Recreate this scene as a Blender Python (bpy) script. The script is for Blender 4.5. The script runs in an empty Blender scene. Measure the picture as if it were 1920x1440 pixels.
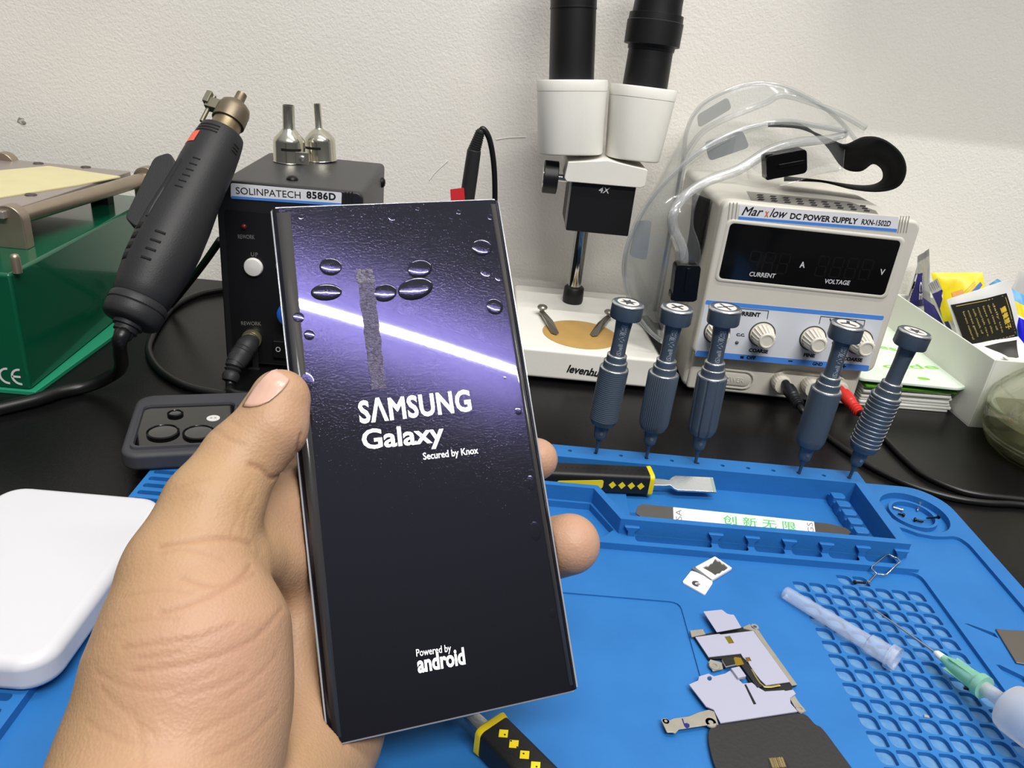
import bpy, bmesh, math, random
import numpy as np
from mathutils import Matrix, Vector, Quaternion
random.seed(7)
SC = bpy.context.scene
COL = SC.collection
S = 0.001                                   # everything below is written in millimetres

# ------------------------------------------------------------------ camera
FPX = 1440.0                                # focal length in pixels of a 1920x1440 frame
ROLL, DH = math.atan(0.109), 673.6
PITCH = math.atan(DH / FPX)
YAW = math.radians(-2.1016)
CAM = Vector((0, 0, 240.0))
_f = Vector((0, math.cos(PITCH), -math.sin(PITCH)))
_r = Vector((1, 0, 0))
_u = _r.cross(_f)
_c, _s = math.cos(ROLL), math.sin(ROLL)
_rz = Matrix.Rotation(YAW, 3, 'Z')
RX, RD, RF = _rz @ (_c * _r + _s * _u), _rz @ (_s * _r - _c * _u), _rz @ _f
cd = bpy.data.cameras.new('camera')
cam = bpy.data.objects.new('camera', cd)
COL.objects.link(cam)
m = Matrix((RX, -RD, -RF)).transposed().to_4x4()
m.translation = CAM * S
cam.matrix_world = m
cd.sensor_fit = 'HORIZONTAL'
cd.sensor_width = 36.0
cd.lens = FPX / 1920 * 36.0
cd.clip_start, cd.clip_end = 0.005, 50
SC.camera = cam

# ------------------------------------------------------------------ world, light, exposure
w = bpy.data.worlds.new('room_ambience')
SC.world = w
w.use_nodes = True
bg = w.node_tree.nodes['Background']
bg.inputs[0].default_value = (0.93, 0.96, 1.0, 1)
bg.inputs[1].default_value = 1.0
_wn = w.node_tree                            # brighter overhead (ceiling) than round the room
_tc = _wn.nodes.new('ShaderNodeTexCoord'); _sx = _wn.nodes.new('ShaderNodeSeparateXYZ')
_mr = _wn.nodes.new('ShaderNodeMapRange'); _mr.inputs['From Min'].default_value = .25; _mr.inputs['From Max'].default_value = 1
_mr.inputs['To Min'].default_value = .09; _mr.inputs['To Max'].default_value = .62; _mr.interpolation_type = 'SMOOTHSTEP'
_vm = _wn.nodes.new('ShaderNodeVectorMath'); _vm.operation = 'SCALE'; _vm.inputs[0].default_value = (.95, .97, 1.0)
_wn.links.new(_tc.outputs['Generated'], _sx.inputs[0]); _wn.links.new(_sx.outputs['Z'], _mr.inputs['Value'])
_wn.links.new(_mr.outputs[0], _vm.inputs['Scale']); _wn.links.new(_vm.outputs[0], bg.inputs[0])
SC.view_settings.view_transform = 'Standard'
SC.view_settings.look = 'None'
SC.view_settings.gamma = 1.0
SC.view_settings.use_curve_mapping = False
SC.view_settings.exposure = 0.0

def tube_light(name, loc, length, power, width=22, rot=0, col=(1, 0.97, 0.93)):
    ld = bpy.data.lights.new(name, 'AREA')
    ld.shape = 'RECTANGLE'
    ld.size, ld.size_y = length * S, width * S
    ld.energy = power
    ld.color = col
    o = bpy.data.objects.new(name, ld)
    o.location = Vector(loc) * S
    o.rotation_euler = (0, 0, math.radians(rot))
    COL.objects.link(o)
    return o
LAMPS = [(400, -820, 1700, 1300, 45.0), (400, 100, 1700, 1300, 16.0)]
for lx, ly, lz, ll, lp in LAMPS:
    tube_light('ceiling_tube_light', (lx, ly, lz), ll, lp)

# ------------------------------------------------------------------ pixel -> place on a known plane of the room
def ray(px, py):
    return RX * (px - 960) + RD * (py - 720) + RF * FPX
def P(px, py, z=None, y=None, d=None, x=None):
    v = ray(px, py)
    if z is not None: t = (z - CAM.z) / v.z
    elif y is not None: t = (y - CAM.y) / v.y
    elif x is not None: t = (x - CAM.x) / v.x
    else: t = d / FPX
    return CAM + v * t
def onpl(px, py, M):                        # photo point -> (u, v) on the plane of frame M
    n = M.col[2].to_3d(); o = M.col[3].to_3d(); v = ray(px, py)
    t = (o - CAM).dot(n) / v.dot(n)
    q = M.inverted() @ (CAM + v * t)
    return q.x, q.y
def mmpx(p): return (Vector(p) - CAM).dot(RF) / FPX

def fr(o, x, z):                            # frame from origin, x direction and normal
    x = Vector(x).normalized(); z = Vector(z).normalized()
    y = z.cross(x).normalized(); x = y.cross(z).normalized()
    M = Matrix((x, y, z)).transposed().to_4x4()
    M.translation = Vector(o)
    return M
def lid(p, x0=145.5, x1=283, z=150.0):      # lift a point that would sink into the power supply onto its lid
    if x0 < p.x < x1 and p.y > 514 and p.z < z:
        v = p - CAM; p = CAM + v * ((z - CAM.z) / v.z)
    return p
def frz(o, z, x=(1, 0, 0)):                 # frame whose z axis runs along z
    z = Vector(z).normalized(); x = Vector(x)
    if abs(z.dot(x.normalized())) > .95: x = Vector((0, 1, 0))
    return fr(o, x - z * x.dot(z), z)
T = lambda x, y, z: Matrix.Translation((x, y, z))

# ------------------------------------------------------------------ materials
def lin(c):
    return tuple(((v / 12.92) if v <= .04045 else ((v + .055) / 1.055) ** 2.4) for v in (x / 255 for x in c))
_M = {}
def mat(name, rgb, rough=.5, metal=0, bump=0, bscale=200, vary=0, vscale=40, spec=.5, coat=0, trans=0, ior=1.45,
        alpha=1, emit=0, sss=0, coatr=.03, stretch=None, lo=None):
    if name in _M: return _M[name]
    m = bpy.data.materials.new(name); m.use_nodes = True
    nt = m.node_tree; b = nt.nodes['Principled BSDF']
    c = lin(rgb) + (1,)
    b.inputs['Base Color'].default_value = c
    b.inputs['Roughness'].default_value = rough
    b.inputs['Metallic'].default_value = metal
    b.inputs['Specular IOR Level'].default_value = spec
    b.inputs['IOR'].default_value = ior
    b.inputs['Coat Weight'].default_value = coat
    b.inputs['Coat Roughness'].default_value = coatr
    b.inputs['Transmission Weight'].default_value = trans
    b.inputs['Alpha'].default_value = alpha
    if sss:
        b.inputs['Subsurface Weight'].default_value = sss
        b.inputs['Subsurface Radius'].default_value = (.004, .0015, .0008)
        b.inputs['Subsurface Scale'].default_value = 1
    if emit:
        b.inputs['Emission Color'].default_value = c
        b.inputs['Emission Strength'].default_value = emit
    tc = nt.nodes.new('ShaderNodeTexCoord')
    src = tc.outputs['Object']
    if stretch:
        mp = nt.nodes.new('ShaderNodeMapping'); mp.inputs['Scale'].default_value = stretch
        nt.links.new(src, mp.inputs[0]); src = mp.outputs[0]
    if bump:
        n = nt.nodes.new('ShaderNodeTexNoise'); n.inputs['Scale'].default_value = bscale
        n.inputs['Detail'].default_value = 4
        nt.links.new(src, n.inputs['Vector'])
        bp = nt.nodes.new('ShaderNodeBump'); bp.inputs['Strength'].default_value = min(1, bump)
        bp.inputs['Distance'].default_value = .001
        nt.links.new(n.outputs['Fac'], bp.inputs['Height'])
        nt.links.new(bp.outputs[0], b.inputs['Normal'])
    if vary:
        n = nt.nodes.new('ShaderNodeTexNoise'); n.inputs['Scale'].default_value = vscale
        n.inputs['Detail'].default_value = 5
        nt.links.new(src, n.inputs['Vector'])
        r = nt.nodes.new('ShaderNodeValToRGB')
        r.color_ramp.elements[0].position, r.color_ramp.elements[1].position = .3, .7
        lo_ = lin(lo) if lo else tuple(x * (1 - vary) for x in c[:3])
        r.color_ramp.elements[0].color = lo_ + (1,)
        r.color_ramp.elements[1].color = c
        nt.links.new(n.outputs['Fac'], r.inputs[0]); nt.links.new(r.outputs[0], b.inputs['Base Color'])
    _M[name] = m
    return m
def clear_mat(name, rgb=(235, 240, 245), thick=.12, gloss=.08, rough=.05, edge=.35, haze=(238, 241, 242)):
    """clear thin plastic: straight-through transparency plus a fresnel gloss and a little haze"""
    if name in _M: return _M[name]
    m = bpy.data.materials.new(name); m.use_nodes = True
    nt = m.node_tree; nt.nodes.clear()
    out = nt.nodes.new('ShaderNodeOutputMaterial')
    tr = nt.nodes.new('ShaderNodeBsdfTransparent'); tr.inputs[0].default_value = lin(rgb) + (1,)
    df = nt.nodes.new('ShaderNodeBsdfPrincipled'); df.inputs['Base Color'].default_value = lin(haze) + (1,)
    df.inputs['Roughness'].default_value = .3
    gl = nt.nodes.new('ShaderNodeBsdfGlossy'); gl.inputs['Roughness'].default_value = rough
    lw = nt.nodes.new('ShaderNodeLayerWeight'); lw.inputs['Blend'].default_value = .35
    mp = nt.nodes.new('ShaderNodeMapRange'); mp.inputs['To Min'].default_value = gloss; mp.inputs['To Max'].default_value = edge
    nt.links.new(lw.outputs['Fresnel'], mp.inputs['Value'])
    m1 = nt.nodes.new('ShaderNodeMixShader'); m1.inputs[0].default_value = thick
    nt.links.new(tr.outputs[0], m1.inputs[1]); nt.links.new(df.outputs[0], m1.inputs[2])
    m2 = nt.nodes.new('ShaderNodeMixShader')
    nt.links.new(mp.outputs[0], m2.inputs[0]); nt.links.new(m1.outputs[0], m2.inputs[1]); nt.links.new(gl.outputs[0], m2.inputs[2])
    nt.links.new(m2.outputs[0], out.inputs[0])
    _M[name] = m
    return m

# ------------------------------------------------------------------ mesh builder
def cr(pts, k=8, closed=False):             # smooth curve through points
    pts = [Vector(p) for p in pts]; n = len(pts); out = []
    g = (lambda i: pts[i % n]) if closed else (lambda i: pts[max(0, min(n - 1, i))])
    for i in range(n if closed else n - 1):
        a, b, c, d = g(i - 1), g(i), g(i + 1), g(i + 2)
        for j in range(k):
            t = j / k
            out.append(.5 * ((2 * b) + (c - a) * t + (2 * a - 5 * b + 4 * c - d) * t * t + (3 * b - a - 3 * c + d) * t ** 3))
    if not closed: out.append(pts[-1])
    return out
def rrect(x0, x1, y0, y1, r, k=5):          # rounded rectangle outline
    out = []
    for cx, cy, a in ((x1 - r, y0 + r, -90), (x1 - r, y1 - r, 0), (x0 + r, y1 - r, 90), (x0 + r, y0 + r, 180)):
        for j in range(k + 1):
            t = math.radians(a + 90 * j / k)
            out.append((cx + r * math.cos(t), cy + r * math.sin(t)))
    return out
def circ(cx, cy, r, n=24, ry=None):
    return [(cx + r * math.cos(2 * math.pi * i / n), cy + (ry or r) * math.sin(2 * math.pi * i / n)) for i in range(n)]
def roundpoly(poly, r, k=4):                # soften the corners of a polygon
    out = []; n = len(poly)
    for i in range(n):
        p = Vector(poly[i]).to_2d(); a = Vector(poly[i - 1]).to_2d(); b = Vector(poly[(i + 1) % n]).to_2d()
        ra = min(r, (a - p).length * .45); rb = min(r, (b - p).length * .45)
        A = p + (a - p).normalized() * ra; B = p + (b - p).normalized() * rb
        for j in range(k + 1):
            t = j / k
            q = A * (1 - t) ** 2 + p * 2 * t * (1 - t) + B * t * t
            out.append((q.x, q.y))
    return out
class MB:
    def __init__(s): s.v = []; s.f = []; s.mi = []
    def add(s, vs, fs, M=None, mi=0):
        o = len(s.v)
        s.v += [(M @ Vector(v) if M is not None else Vector(v)) for v in vs]
        s.f += [tuple(i + o for i in f) for f in fs]; s.mi += [mi] * len(fs)
        return s
    def box(s, x0, x1, y0, y1, z0, z1, M=None, mi=0):
        vs = [(x, y, z) for z in (z0, z1) for y in (y0, y1) for x in (x0, x1)]
        return s.add(vs, [(0, 2, 3, 1), (4, 5, 7, 6), (0, 1, 5, 4), (2, 6, 7, 3), (0, 4, 6, 2), (1, 3, 7, 5)], M, mi)
    def prism(s, poly, z0, z1, M=None, mi=0, top=None):
        n = len(poly); tp = top or poly
        a = sum(poly[i][0] * poly[(i + 1) % n][1] - poly[(i + 1) % n][0] * poly[i][1] for i in range(n))
        if a < 0: poly = poly[::-1]; tp = tp[::-1]
        vs = [(p[0], p[1], z0) for p in poly] + [(p[0], p[1], z1) for p in tp]
        fs = [tuple(range(n))[::-1], tuple(range(n, 2 * n))] + [(i, (i + 1) % n, n + (i + 1) % n, n + i) for i in range(n)]
        return s.add(vs, fs, M, mi)
    def lathe(s, prof, n=32, M=None, mi=0, sx=1, sy=1, mod=None, caps=True):
        vs = []; fs = []
        for (r, z) in prof:
            for i in range(n):
                a = 2 * math.pi * i / n; rr = max(r, 1e-4) * (mod(a, z) if mod else 1)
                vs.append((rr * math.cos(a) * sx, rr * math.sin(a) * sy, z))
        for j in range(len(prof) - 1):
            for i in range(n):
                k = (i + 1) % n
                fs.append((j * n + i, j * n + k, (j + 1) * n + k, (j + 1) * n + i))
        if caps:
            if prof[0][0] > .01: fs.append(tuple(range(n))[::-1])
            if prof[-1][0] > .01: fs.append(tuple((len(prof) - 1) * n + i for i in range(n)))
        return s.add(vs, fs, M, mi)
    def loft(s, rings, closed=True, caps=False, M=None, mi=0, loop=False):
        n = len(rings[0]); vs = [p for r in rings for p in r]; fs = []
        J = len(rings)
        for j in range(J if loop else J - 1):
            for i in range(n if closed else n - 1):
                k = (i + 1) % n; jj = (j + 1) % J
                fs.append((j * n + i, j * n + k, jj * n + k, jj * n + i))
        if caps: fs += [tuple(range(n))[::-1], tuple((J - 1) * n + i for i in range(n))]
        return s.add(vs, fs, M, mi)
    def tube(s, pts, r, n=8, caps=True, M=None, mi=0, loop=False, flat=1):
        pts = [Vector(p) for p in pts]; N = len(pts)
        rad = r if isinstance(r, (list, tuple)) else [r] * N
        if len(rad) != N:
            rad = [rad[0] + 0 * i if len(rad) == 1 else np.interp(i / (N - 1), np.linspace(0, 1, len(rad)), rad) for i in range(N)]
        rings = []; up = None
        for i, p in enumerate(pts):
            t = (pts[(i + 1) % N] - pts[i - 1]) if loop else (pts[min(N - 1, i + 1)] - pts[max(0, i - 1)])
            t.normalize()
            if up is None:
                up = Vector((0, 0, 1)) if abs(t.z) < .9 else Vector((1, 0, 0))
            up = (up - t * up.dot(t)).normalized(); sd = t.cross(up)
            rings.append([p + (up * math.sin(2 * math.pi * k / n) * flat + sd * math.cos(2 * math.pi * k / n)) * float(rad[i]) for k in range(n)])
        return s.loft(rings, True, caps and not loop, M, mi, loop)
    def sheet(s, A, B, t=0, M=None, mi=0, rows=1):   # surface between two point lists
        A = [Vector(p) for p in A]; B = [Vector(p) for p in B]
        return s.loft([[a.lerp(b, j / rows) for a, b in zip(A, B)] for j in range(rows + 1)], False, False, M, mi)

TH = {}
def tagit(o, label, cat, group=None, kind=None):
    if label: o['label'] = label
    if cat: o['category'] = cat
    if group: o['group'] = group
    if kind: o['kind'] = kind
    return o
def thing(name, label, cat, loc, group=None, M=None):
    o = bpy.data.objects.new(name, None)
    o.empty_display_size = .01
    M = M if M is not None else T(*loc)
    mm_ = M.copy(); mm_.translation = mm_.translation * S
    o.matrix_world = mm_
    COL.objects.link(o)
    TH[o.name] = M.inverted()
    return tagit(o, label, cat, group)
def inv(p):
    while p is not None:
        if p.name in TH: return TH[p.name]
        p = p.parent
    return Matrix.Identity(4)
def finish(me, mats, smooth):
    for x in (mats if isinstance(mats, (list, tuple)) else [mats]): me.materials.append(x)
    if smooth:
        me.polygons.foreach_set('use_smooth', [True] * len(me.polygons))
        if smooth < 180: me.set_sharp_from_angle(angle=math.radians(smooth))
def mk(name, mb, mats, parent=None, smooth=40, bevel=0, label=None, cat=None, group=None, kind=None, seg=2, solid=0, base=None, sub=0):
    if parent is not None: I = inv(parent)
    else:
        xs = np.array([tuple(v) for v in mb.v]); lo, hi = xs.min(0), xs.max(0)
        b = Vector(base) if base is not None else Vector(((lo[0] + hi[0]) / 2, (lo[1] + hi[1]) / 2, lo[2]))
        I = T(*(-b))
    me = bpy.data.meshes.new(name)
    me.from_pydata([tuple((I @ v) * S) for v in mb.v], [], mb.f)
    me.polygons.foreach_set('material_index', mb.mi)
    bm = bmesh.new(); bm.from_mesh(me)
    bmesh.ops.recalc_face_normals(bm, faces=bm.faces); bm.to_mesh(me); bm.free()
    finish(me, mats, smooth)
    o = bpy.data.objects.new(name, me)
    COL.objects.link(o)
    if parent is not None: o.parent = parent
    else: o.location = b * S
    if parent is None: TH[o.name] = I
    if solid:
        md = o.modifiers.new('s', 'SOLIDIFY'); md.thickness = solid * S; md.offset = 0
    if bevel:
        md = o.modifiers.new('b', 'BEVEL'); md.width = bevel * S; md.segments = seg; md.limit_method = 'ANGLE'
        md.angle_limit = math.radians(35); md.harden_normals = True
    if sub:
        md = o.modifiers.new('u', 'SUBSURF'); md.levels = sub; md.render_levels = sub
    return tagit(o, label, cat, group, kind)
def holed(layers):
    """plates with holes: list of (outline, holes, z0, z1) -> MB in the layers' own plane"""
    mb = MB()
    for out, holes, z0, z1 in layers:
        cu = bpy.data.curves.new('c', 'CURVE'); cu.dimensions = '2D'; cu.fill_mode = 'BOTH'
        cu.extrude = (z1 - z0) / 2
        for poly in [out] + list(holes):
            sp = cu.splines.new('POLY'); sp.points.add(len(poly) - 1); sp.use_cyclic_u = True
            for p_, q_ in zip(sp.points, poly): p_.co = (q_[0], q_[1], 0, 1)
        mb.add(*curve_mesh(cu), T(0, 0, (z0 + z1) / 2))
    return mb
def curve_mesh(cu):
    o = bpy.data.objects.new('c', cu); COL.objects.link(o)
    bpy.context.view_layer.update()
    ev = o.evaluated_get(bpy.context.evaluated_depsgraph_get())
    me = bpy.data.meshes.new_from_object(ev)
    vs = [tuple(v.co) for v in me.vertices]; fs = [tuple(p.vertices) for p in me.polygons]
    bpy.data.objects.remove(o); bpy.data.curves.remove(cu); bpy.data.meshes.remove(me)
    return vs, fs
def glyphs(s, bold=0, shear=0, sp=1.0, ext=.02):
    cu = bpy.data.curves.new('t', 'FONT'); cu.body = s; cu.size = 1; cu.extrude = ext; cu.bevel_depth = bold; cu.bevel_resolution = 0; cu.shear = shear
    cu.space_character = sp; cu.resolution_u = 3
    return curve_mesh(cu)
def text(mb, s, M, p0, p1, h, bold=0, shear=0, sp=1.0, lift=.08, thick=.08, mi=0, full=False):
    """lettering on plane M from (u,v) p0 to p1 along its foot, capital height h"""
    vs, fs = glyphs(s, bold, shear, sp)
    if not vs: return
    a = np.array(vs); x0, x1 = a[:, 0].min(), a[:, 0].max()
    y0, y1 = (a[:, 1].min(), a[:, 1].max()) if full else (0.0, .73)
    d = Vector((p1[0] - p0[0], p1[1] - p0[1])); L = d.length; d /= L
    a[:, 0] = (a[:, 0] - x0) / (x1 - x0) * L; a[:, 1] = (a[:, 1] - y0) / (y1 - y0) * h
    zz = a[:, 2]; a[:, 2] = lift + (zz - zz.min()) / max(1e-9, zz.max() - zz.min()) * thick
    out = [(p0[0] + d.x * x - d.y * y, p0[1] + d.y * x + d.x * y, z) for x, y, z in a]
    mb.add(out, fs, M, mi)
def ptext(mb, s, M, pxL, pxR, h, **k):      # the same from photo points on the plane
    text(mb, s, M, onpl(*pxL, M), onpl(*pxR, M), h, **k)
def patch(mb, pxs, M, lift=.05, thick=.1, mi=0, r=0):   # a printed or applied flat shape given by photo points on a plane
    pl = [onpl(*p, M) for p in pxs]
    if r: pl = roundpoly(pl, r)
    mb.prism(pl, lift, lift + thick, M, mi)
# ================================================================== the room
plaster = mat('wall_plaster', (245, 241, 234), .9, bump=.45, bscale=520, vary=.05, vscale=9, spec=.2)
wall = mk('wall_back', MB().box(-1600, 1600, 680, 740, -750, 1750), plaster, smooth=0, kind='structure')
chip = MB(); rnd = random.Random(3)
cc = P(40, 226, y=680)
for j in range(3):
    pts = [(rnd.uniform(.6, 1.1) * (4.2 - j * 1.1) * math.cos(a), rnd.uniform(.6, 1.1) * (3.2 - j * .9) * math.sin(a)) for a in np.linspace(0, 6.0, 9)]
    chip.prism(pts, -.2 + .3 * j, .25 + .35 * j, fr((cc.x + j, 680, cc.z - .5 * j), (1, 0, 0), (0, -1, 0)), j % 2)
mk('plaster_chip', chip, [mat('chip_grey', (150, 147, 142), .9), mat('chip_light', (205, 202, 196), .9)], wall, 0)
scr = MB()
for px in ([(805, 338), (815, 325), (825, 315), (840, 302)], [(930, 262), (955, 258), (985, 257)], [(1180, 92), (1205, 80), (1215, 74)]):
    scr.tube([P(*p, y=679.8) for p in px], .35, 5)
mk('plaster_scratch', scr, mat('scratch', (228, 226, 222), .8), wall)
floor = mk('floor', MB().box(-1600, 1600, -1700, 740, -800, -750), mat('floor_tile', (150, 145, 138), .5, vary=.1), smooth=0, kind='structure')

bt = thing('workbench', 'black laminate workbench top against the white plaster wall', 'workbench', (0, 360, -750))
black = mat('bench_laminate', (17, 16, 17), .3, bump=.1, bscale=900, vary=.3, vscale=300, spec=.3)
mk('bench_top', MB().box(-900, 900, 40, 679, -28, 0), black, bt, 0, bevel=2)
for x in (-840, 840):
    for y in (90, 630):
        mk('leg', MB().box(x - 25, x + 25, y - 25, y + 25, -750, -28), mat('bench_leg', (60, 60, 62), .5, .6), bt, 0, bevel=2)

# ceiling lamps: housings for the tube lights made with the light set-up above
for i, (lx, ly, lz, ll, lp) in enumerate(LAMPS):
    t = thing('ceiling_lamp', ('long tube ceiling lamp above the person side of the bench', 'long tube ceiling lamp above the bench')[i], 'lamp', (lx, ly, lz), 'ceiling tube lamps')
    mk('housing', MB().box(lx - ll / 2 - 15, lx + ll / 2 + 15, ly - 35, ly + 35, lz + 6, lz + 50), mat('lamp_white', (235, 235, 232), .4), t, 0, bevel=4)

# ================================================================== blue silicone mat
blue = mat('blue_silicone', (41, 111, 178), .5, bump=.1, bscale=500, vary=.10, vscale=35, spec=.35, lo=(37, 104, 170))
mt = thing('repair_mat', 'blue silicone repair mat with raised tool trays and small parts grid', 'mat', (53, 250, 0))
def pz(pts, z, sc=1, org=(0, 0)):           # photo points on the level z
    return [tuple(P(org[0] + x / sc, org[1] + y / sc, z=z))[:2] for x, y in pts]
out = roundpoly([(-172, 105), (278.5, 105), (278.5, 385), (266, 399), (231, 399), (226, 396), (-120, 396), (-172, 360)], 9, 5)
# small-parts grid: leaf shaped cups
gx0, gy0, gpx, gpy, gs = 159.4, 303.5, 8.3, 8.06, 7.05
cells = []
def leaf(x, y, s=gs):                       # x,y = upper left corner
    r1, r2 = s * .40, s * .13; o = []
    def arc(cx, cy, r, a): return [(cx + r * math.cos(math.radians(a + 90 * j / 4)), cy + r * math.sin(math.radians(a + 90 * j / 4))) for j in range(5)]
    o += arc(x + s - r2, y - s + r2, r2, -90); o += arc(x + s - r1, y - r1, r1, 0)
    o += arc(x + r2, y - r2, r2, 90); o += arc(x + r1, y - s + r1, r1, 180)
    return o
for j in range(-1, 24):
    for i in range(8):
        if j == -1 and i not in (3, 4): continue
        cells.append(leaf(gx0 + i * gpx, gy0 - j * gpy))
inner = roundpoly([(-110, 118), (99, 118), (99, 281), (-110, 281)], 5)
slotL = [rrect(-169.5, -156, 346 - 6.45 * k - 3.4, 346 - 6.45 * k, 1.2, 2) for k in range(34)]
work = roundpoly([(-152, 113), (229.5, 113), (229.5, 316.5), (-152, 316.5)], 6)
col = [(232.5, 113), (269.5, 113)] + [(269.5, 343), (267.5, 348.5), (264.5, 350), (258, 348.6), (252, 348), (244, 349.5), (237, 354), (232.5, 353)]
colw = [(229.5, 113), (269.5, 113)] + [(269.5, 343), (267.5, 348.5), (264.5, 350), (258, 348.6), (252, 348), (244, 349.5), (237, 354), (229.5, 352)]
Z2 = (1440, 1060)
cs1 = pz([(1393, 412), (1420, 414), (1610, 482), (1640, 520), (1560, 485)], 7, 3.79, Z2)
cs2 = pz([(1620, 706), (1645, 706), (1830, 795), (1830, 838), (1690, 775)], 7, 3.79, Z2)
rc = (252, 371)
ring = circ(*rc, 18.6, 40, 20)
trayhole = [(-138, 355), (65.5, 355), (77.5, 329), (219.5, 329), (219.5, 382.5), (-138, 382.5)]
tray2 = [(-138, 320.5), (66, 320.5), (72.5, 328), (62, 350), (-138, 350)]
pk = [(83, 122.5), (126, 141.5), (145, 160.5), (164.5, 180), (184, 199.5), (203, 219)]
pockets = [rrect(a, b, 319.8, 325.2, 1.6, 3) for a, b in pk]
mk('base_sheet', holed([(out, [], 0, 3.0)]), blue, mt, 0)
mk('cup_dust', MB().box(158.5, 228, 118, 312.5, 3.0, 3.06), mat('dusty_silicone', (96, 138, 176), .8, vary=.22, vscale=260, lo=(62, 120, 178)), mt, 0)
mk('work_surface', holed([(out, cells, 3.0, 4.2), (out, cells + [inner], 4.2, 5.0)]), blue, mt, 0)
rail_holes = [circ(67.2 + 15.05 * k, 390 - .22 * k, 1.25, 12) for k in range(-12, 11)]
low = [p for p in out]
mk('raised_border', holed([(out, slotL + [work, cs1, cs2, ring, trayhole, tray2] + pockets, 5, 7),
                           (out, slotL + [roundpoly([(-152, 113), (229.4, 113), (269.5, 113)] + col[2:8] + [(244, 349.5), (237, 354), (229.4, 353), (229.4, 316.5), (-152, 316.5)], 2), ring, trayhole, tray2] + pockets, 7, 9)]), blue, mt, 0, bevel=0)
tro = [(-145, 352), (63, 351.5), (74.5, 325.3), (226, 325.3), (226, 396), (-145, 396)]
mk('tool_tray', holed([(tro, [trayhole] + rail_holes, 9, 18)]), blue, mt, 0, bevel=.6)
# thin bridges over the pockets in front of the tray
for k, x in enumerate([80.8, 124.2, 143.2, 162.5, 182, 201.2, 221.5]):
    br = MB().box(x - 1.7, x + 1.7, 318.6, 325, 5, 9.05)
    br.prism([(x - 1.8, 5), (x - 1.8, 11.5), (x - 4, 14.6), (x + 4, 14.6), (x + 1.8, 11.5), (x + 1.8, 5)], -325.5, -323.4, Matrix(((1, 0, 0, 0), (0, 0, -1, 0), (0, 1, 0, 0), (0, 0, 0, 1))))
    mk('pocket_bridge', br, blue, mt, 0, bevel=.4)
# raised step inside the tray, and the notched bit rest by its end
mk('tray_step', MB().prism([(-138, 355), (66, 355), (70, 346), (79, 346), (79, 332), (84, 332), (84, 382.5), (-138, 382.5)], 5, 7.6), blue, mt, 0, bevel=.5)
rest = MB().box(205.5, 208, 329, 382.4, 5, 9.5)
for k in range(6):
    y = 335 + 8.4 * k
    rest.prism(roundpoly([(205, y - 3), (212, y - 3), (213, y), (212, y + 3), (205, y + 3)], 1.2), 5, 12.2)
    rest.box(209, 213, y - 4.4, y + 4.2, 5, 9)
mk('bit_rest', rest, blue, mt, 0, bevel=.5)
ri = holed([(circ(251.6, 371, 13.2, 40, 13.8), [circ(251.6, 371, 11.6, 40, 12.2)], 5, 8)])
mk('screw_ring', ri, blue, mt, 0, bevel=.4)
# ================================================================== the phone
PHX, PHY, PHZ = Vector((0.952, 0.299, 0.071)), Vector((-0.238, 0.570, 0.786)), Vector((0.195, -0.765, 0.614))
PM = fr((-18.8, 216.0, 114.3), PHX, PHZ)    # frame on the screen, z towards the viewer
PW, PL, PT = 78.0, 168.0, 9.0
ph = thing('smartphone', 'large black smartphone with a lit start-up screen held in the hand', 'phone', (0, 0, 0), M=PM @ T(0, -PL / 2, -PT / 2))
frame_m = mat('phone_frame', (40, 40, 46), .22, .9)
body = MB()
rings = []
for z, ins in ((-9, 1.6), (-8.4, .5), (-7, .1), (-2.6, .1), (-1.8, .35), (-1.6, .9)):
    rings.append([(x, y, z) for x, y in rrect(-PW / 2 + ins, PW / 2 - ins, -PL / 2 + ins, PL / 2 - ins, 2.6, 5)])
body.loft(rings, True, True, PM)
mk('body', body, frame_m, ph, 40)
# front glass: flat in the middle, rolled over at the long sides
scr = bpy.data.materials.new('screen_glass'); scr.use_nodes = True
nt = scr.node_tree; b = nt.nodes['Principled BSDF']
b.inputs['Base Color'].default_value = (.004, .004, .006, 1); b.inputs['Roughness'].default_value = .5
b.inputs['Specular IOR Level'].default_value = 0
b.inputs['Coat Weight'].default_value = 1; b.inputs['Coat Roughness'].default_value = .022; b.inputs['Coat IOR'].default_value = 1.5
gl = nt.nodes.new('ShaderNodeBsdfGlossy'); gl.distribution = 'BECKMANN'; gl.inputs['Color'].default_value = (.26, .22, .80, 1); gl.inputs['Roughness'].default_value = .175
g2 = nt.nodes.new('ShaderNodeBsdfGlossy'); g2.distribution = 'BECKMANN'; g2.inputs['Color'].default_value = (.60, .54, 1, 1); g2.inputs['Roughness'].default_value = .11
tc = nt.nodes.new('ShaderNodeTexCoord'); nz = nt.nodes.new('ShaderNodeTexNoise'); nz.inputs['Scale'].default_value = 1500
bp = nt.nodes.new('ShaderNodeBump'); bp.inputs['Strength'].default_value = .25; bp.inputs['Distance'].default_value = .0003
nt.links.new(tc.outputs['Object'], nz.inputs['Vector']); nt.links.new(nz.outputs['Fac'], bp.inputs['Height'])
nt.links.new(bp.outputs[0], g2.inputs['Normal'])
m1 = nt.nodes.new('ShaderNodeMixShader'); m1.inputs[0].default_value = .020
m2 = nt.nodes.new('ShaderNodeMixShader'); m2.inputs[0].default_value = .007
nt.links.new(b.outputs[0], m1.inputs[1]); nt.links.new(gl.outputs[0], m1.inputs[2])
nt.links.new(m1.outputs[0], m2.inputs[1]); nt.links.new(g2.outputs[0], m2.inputs[2])
nt.links.new(m2.outputs[0], nt.nodes['Material Output'].inputs[0])
glass = MB()
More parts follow.
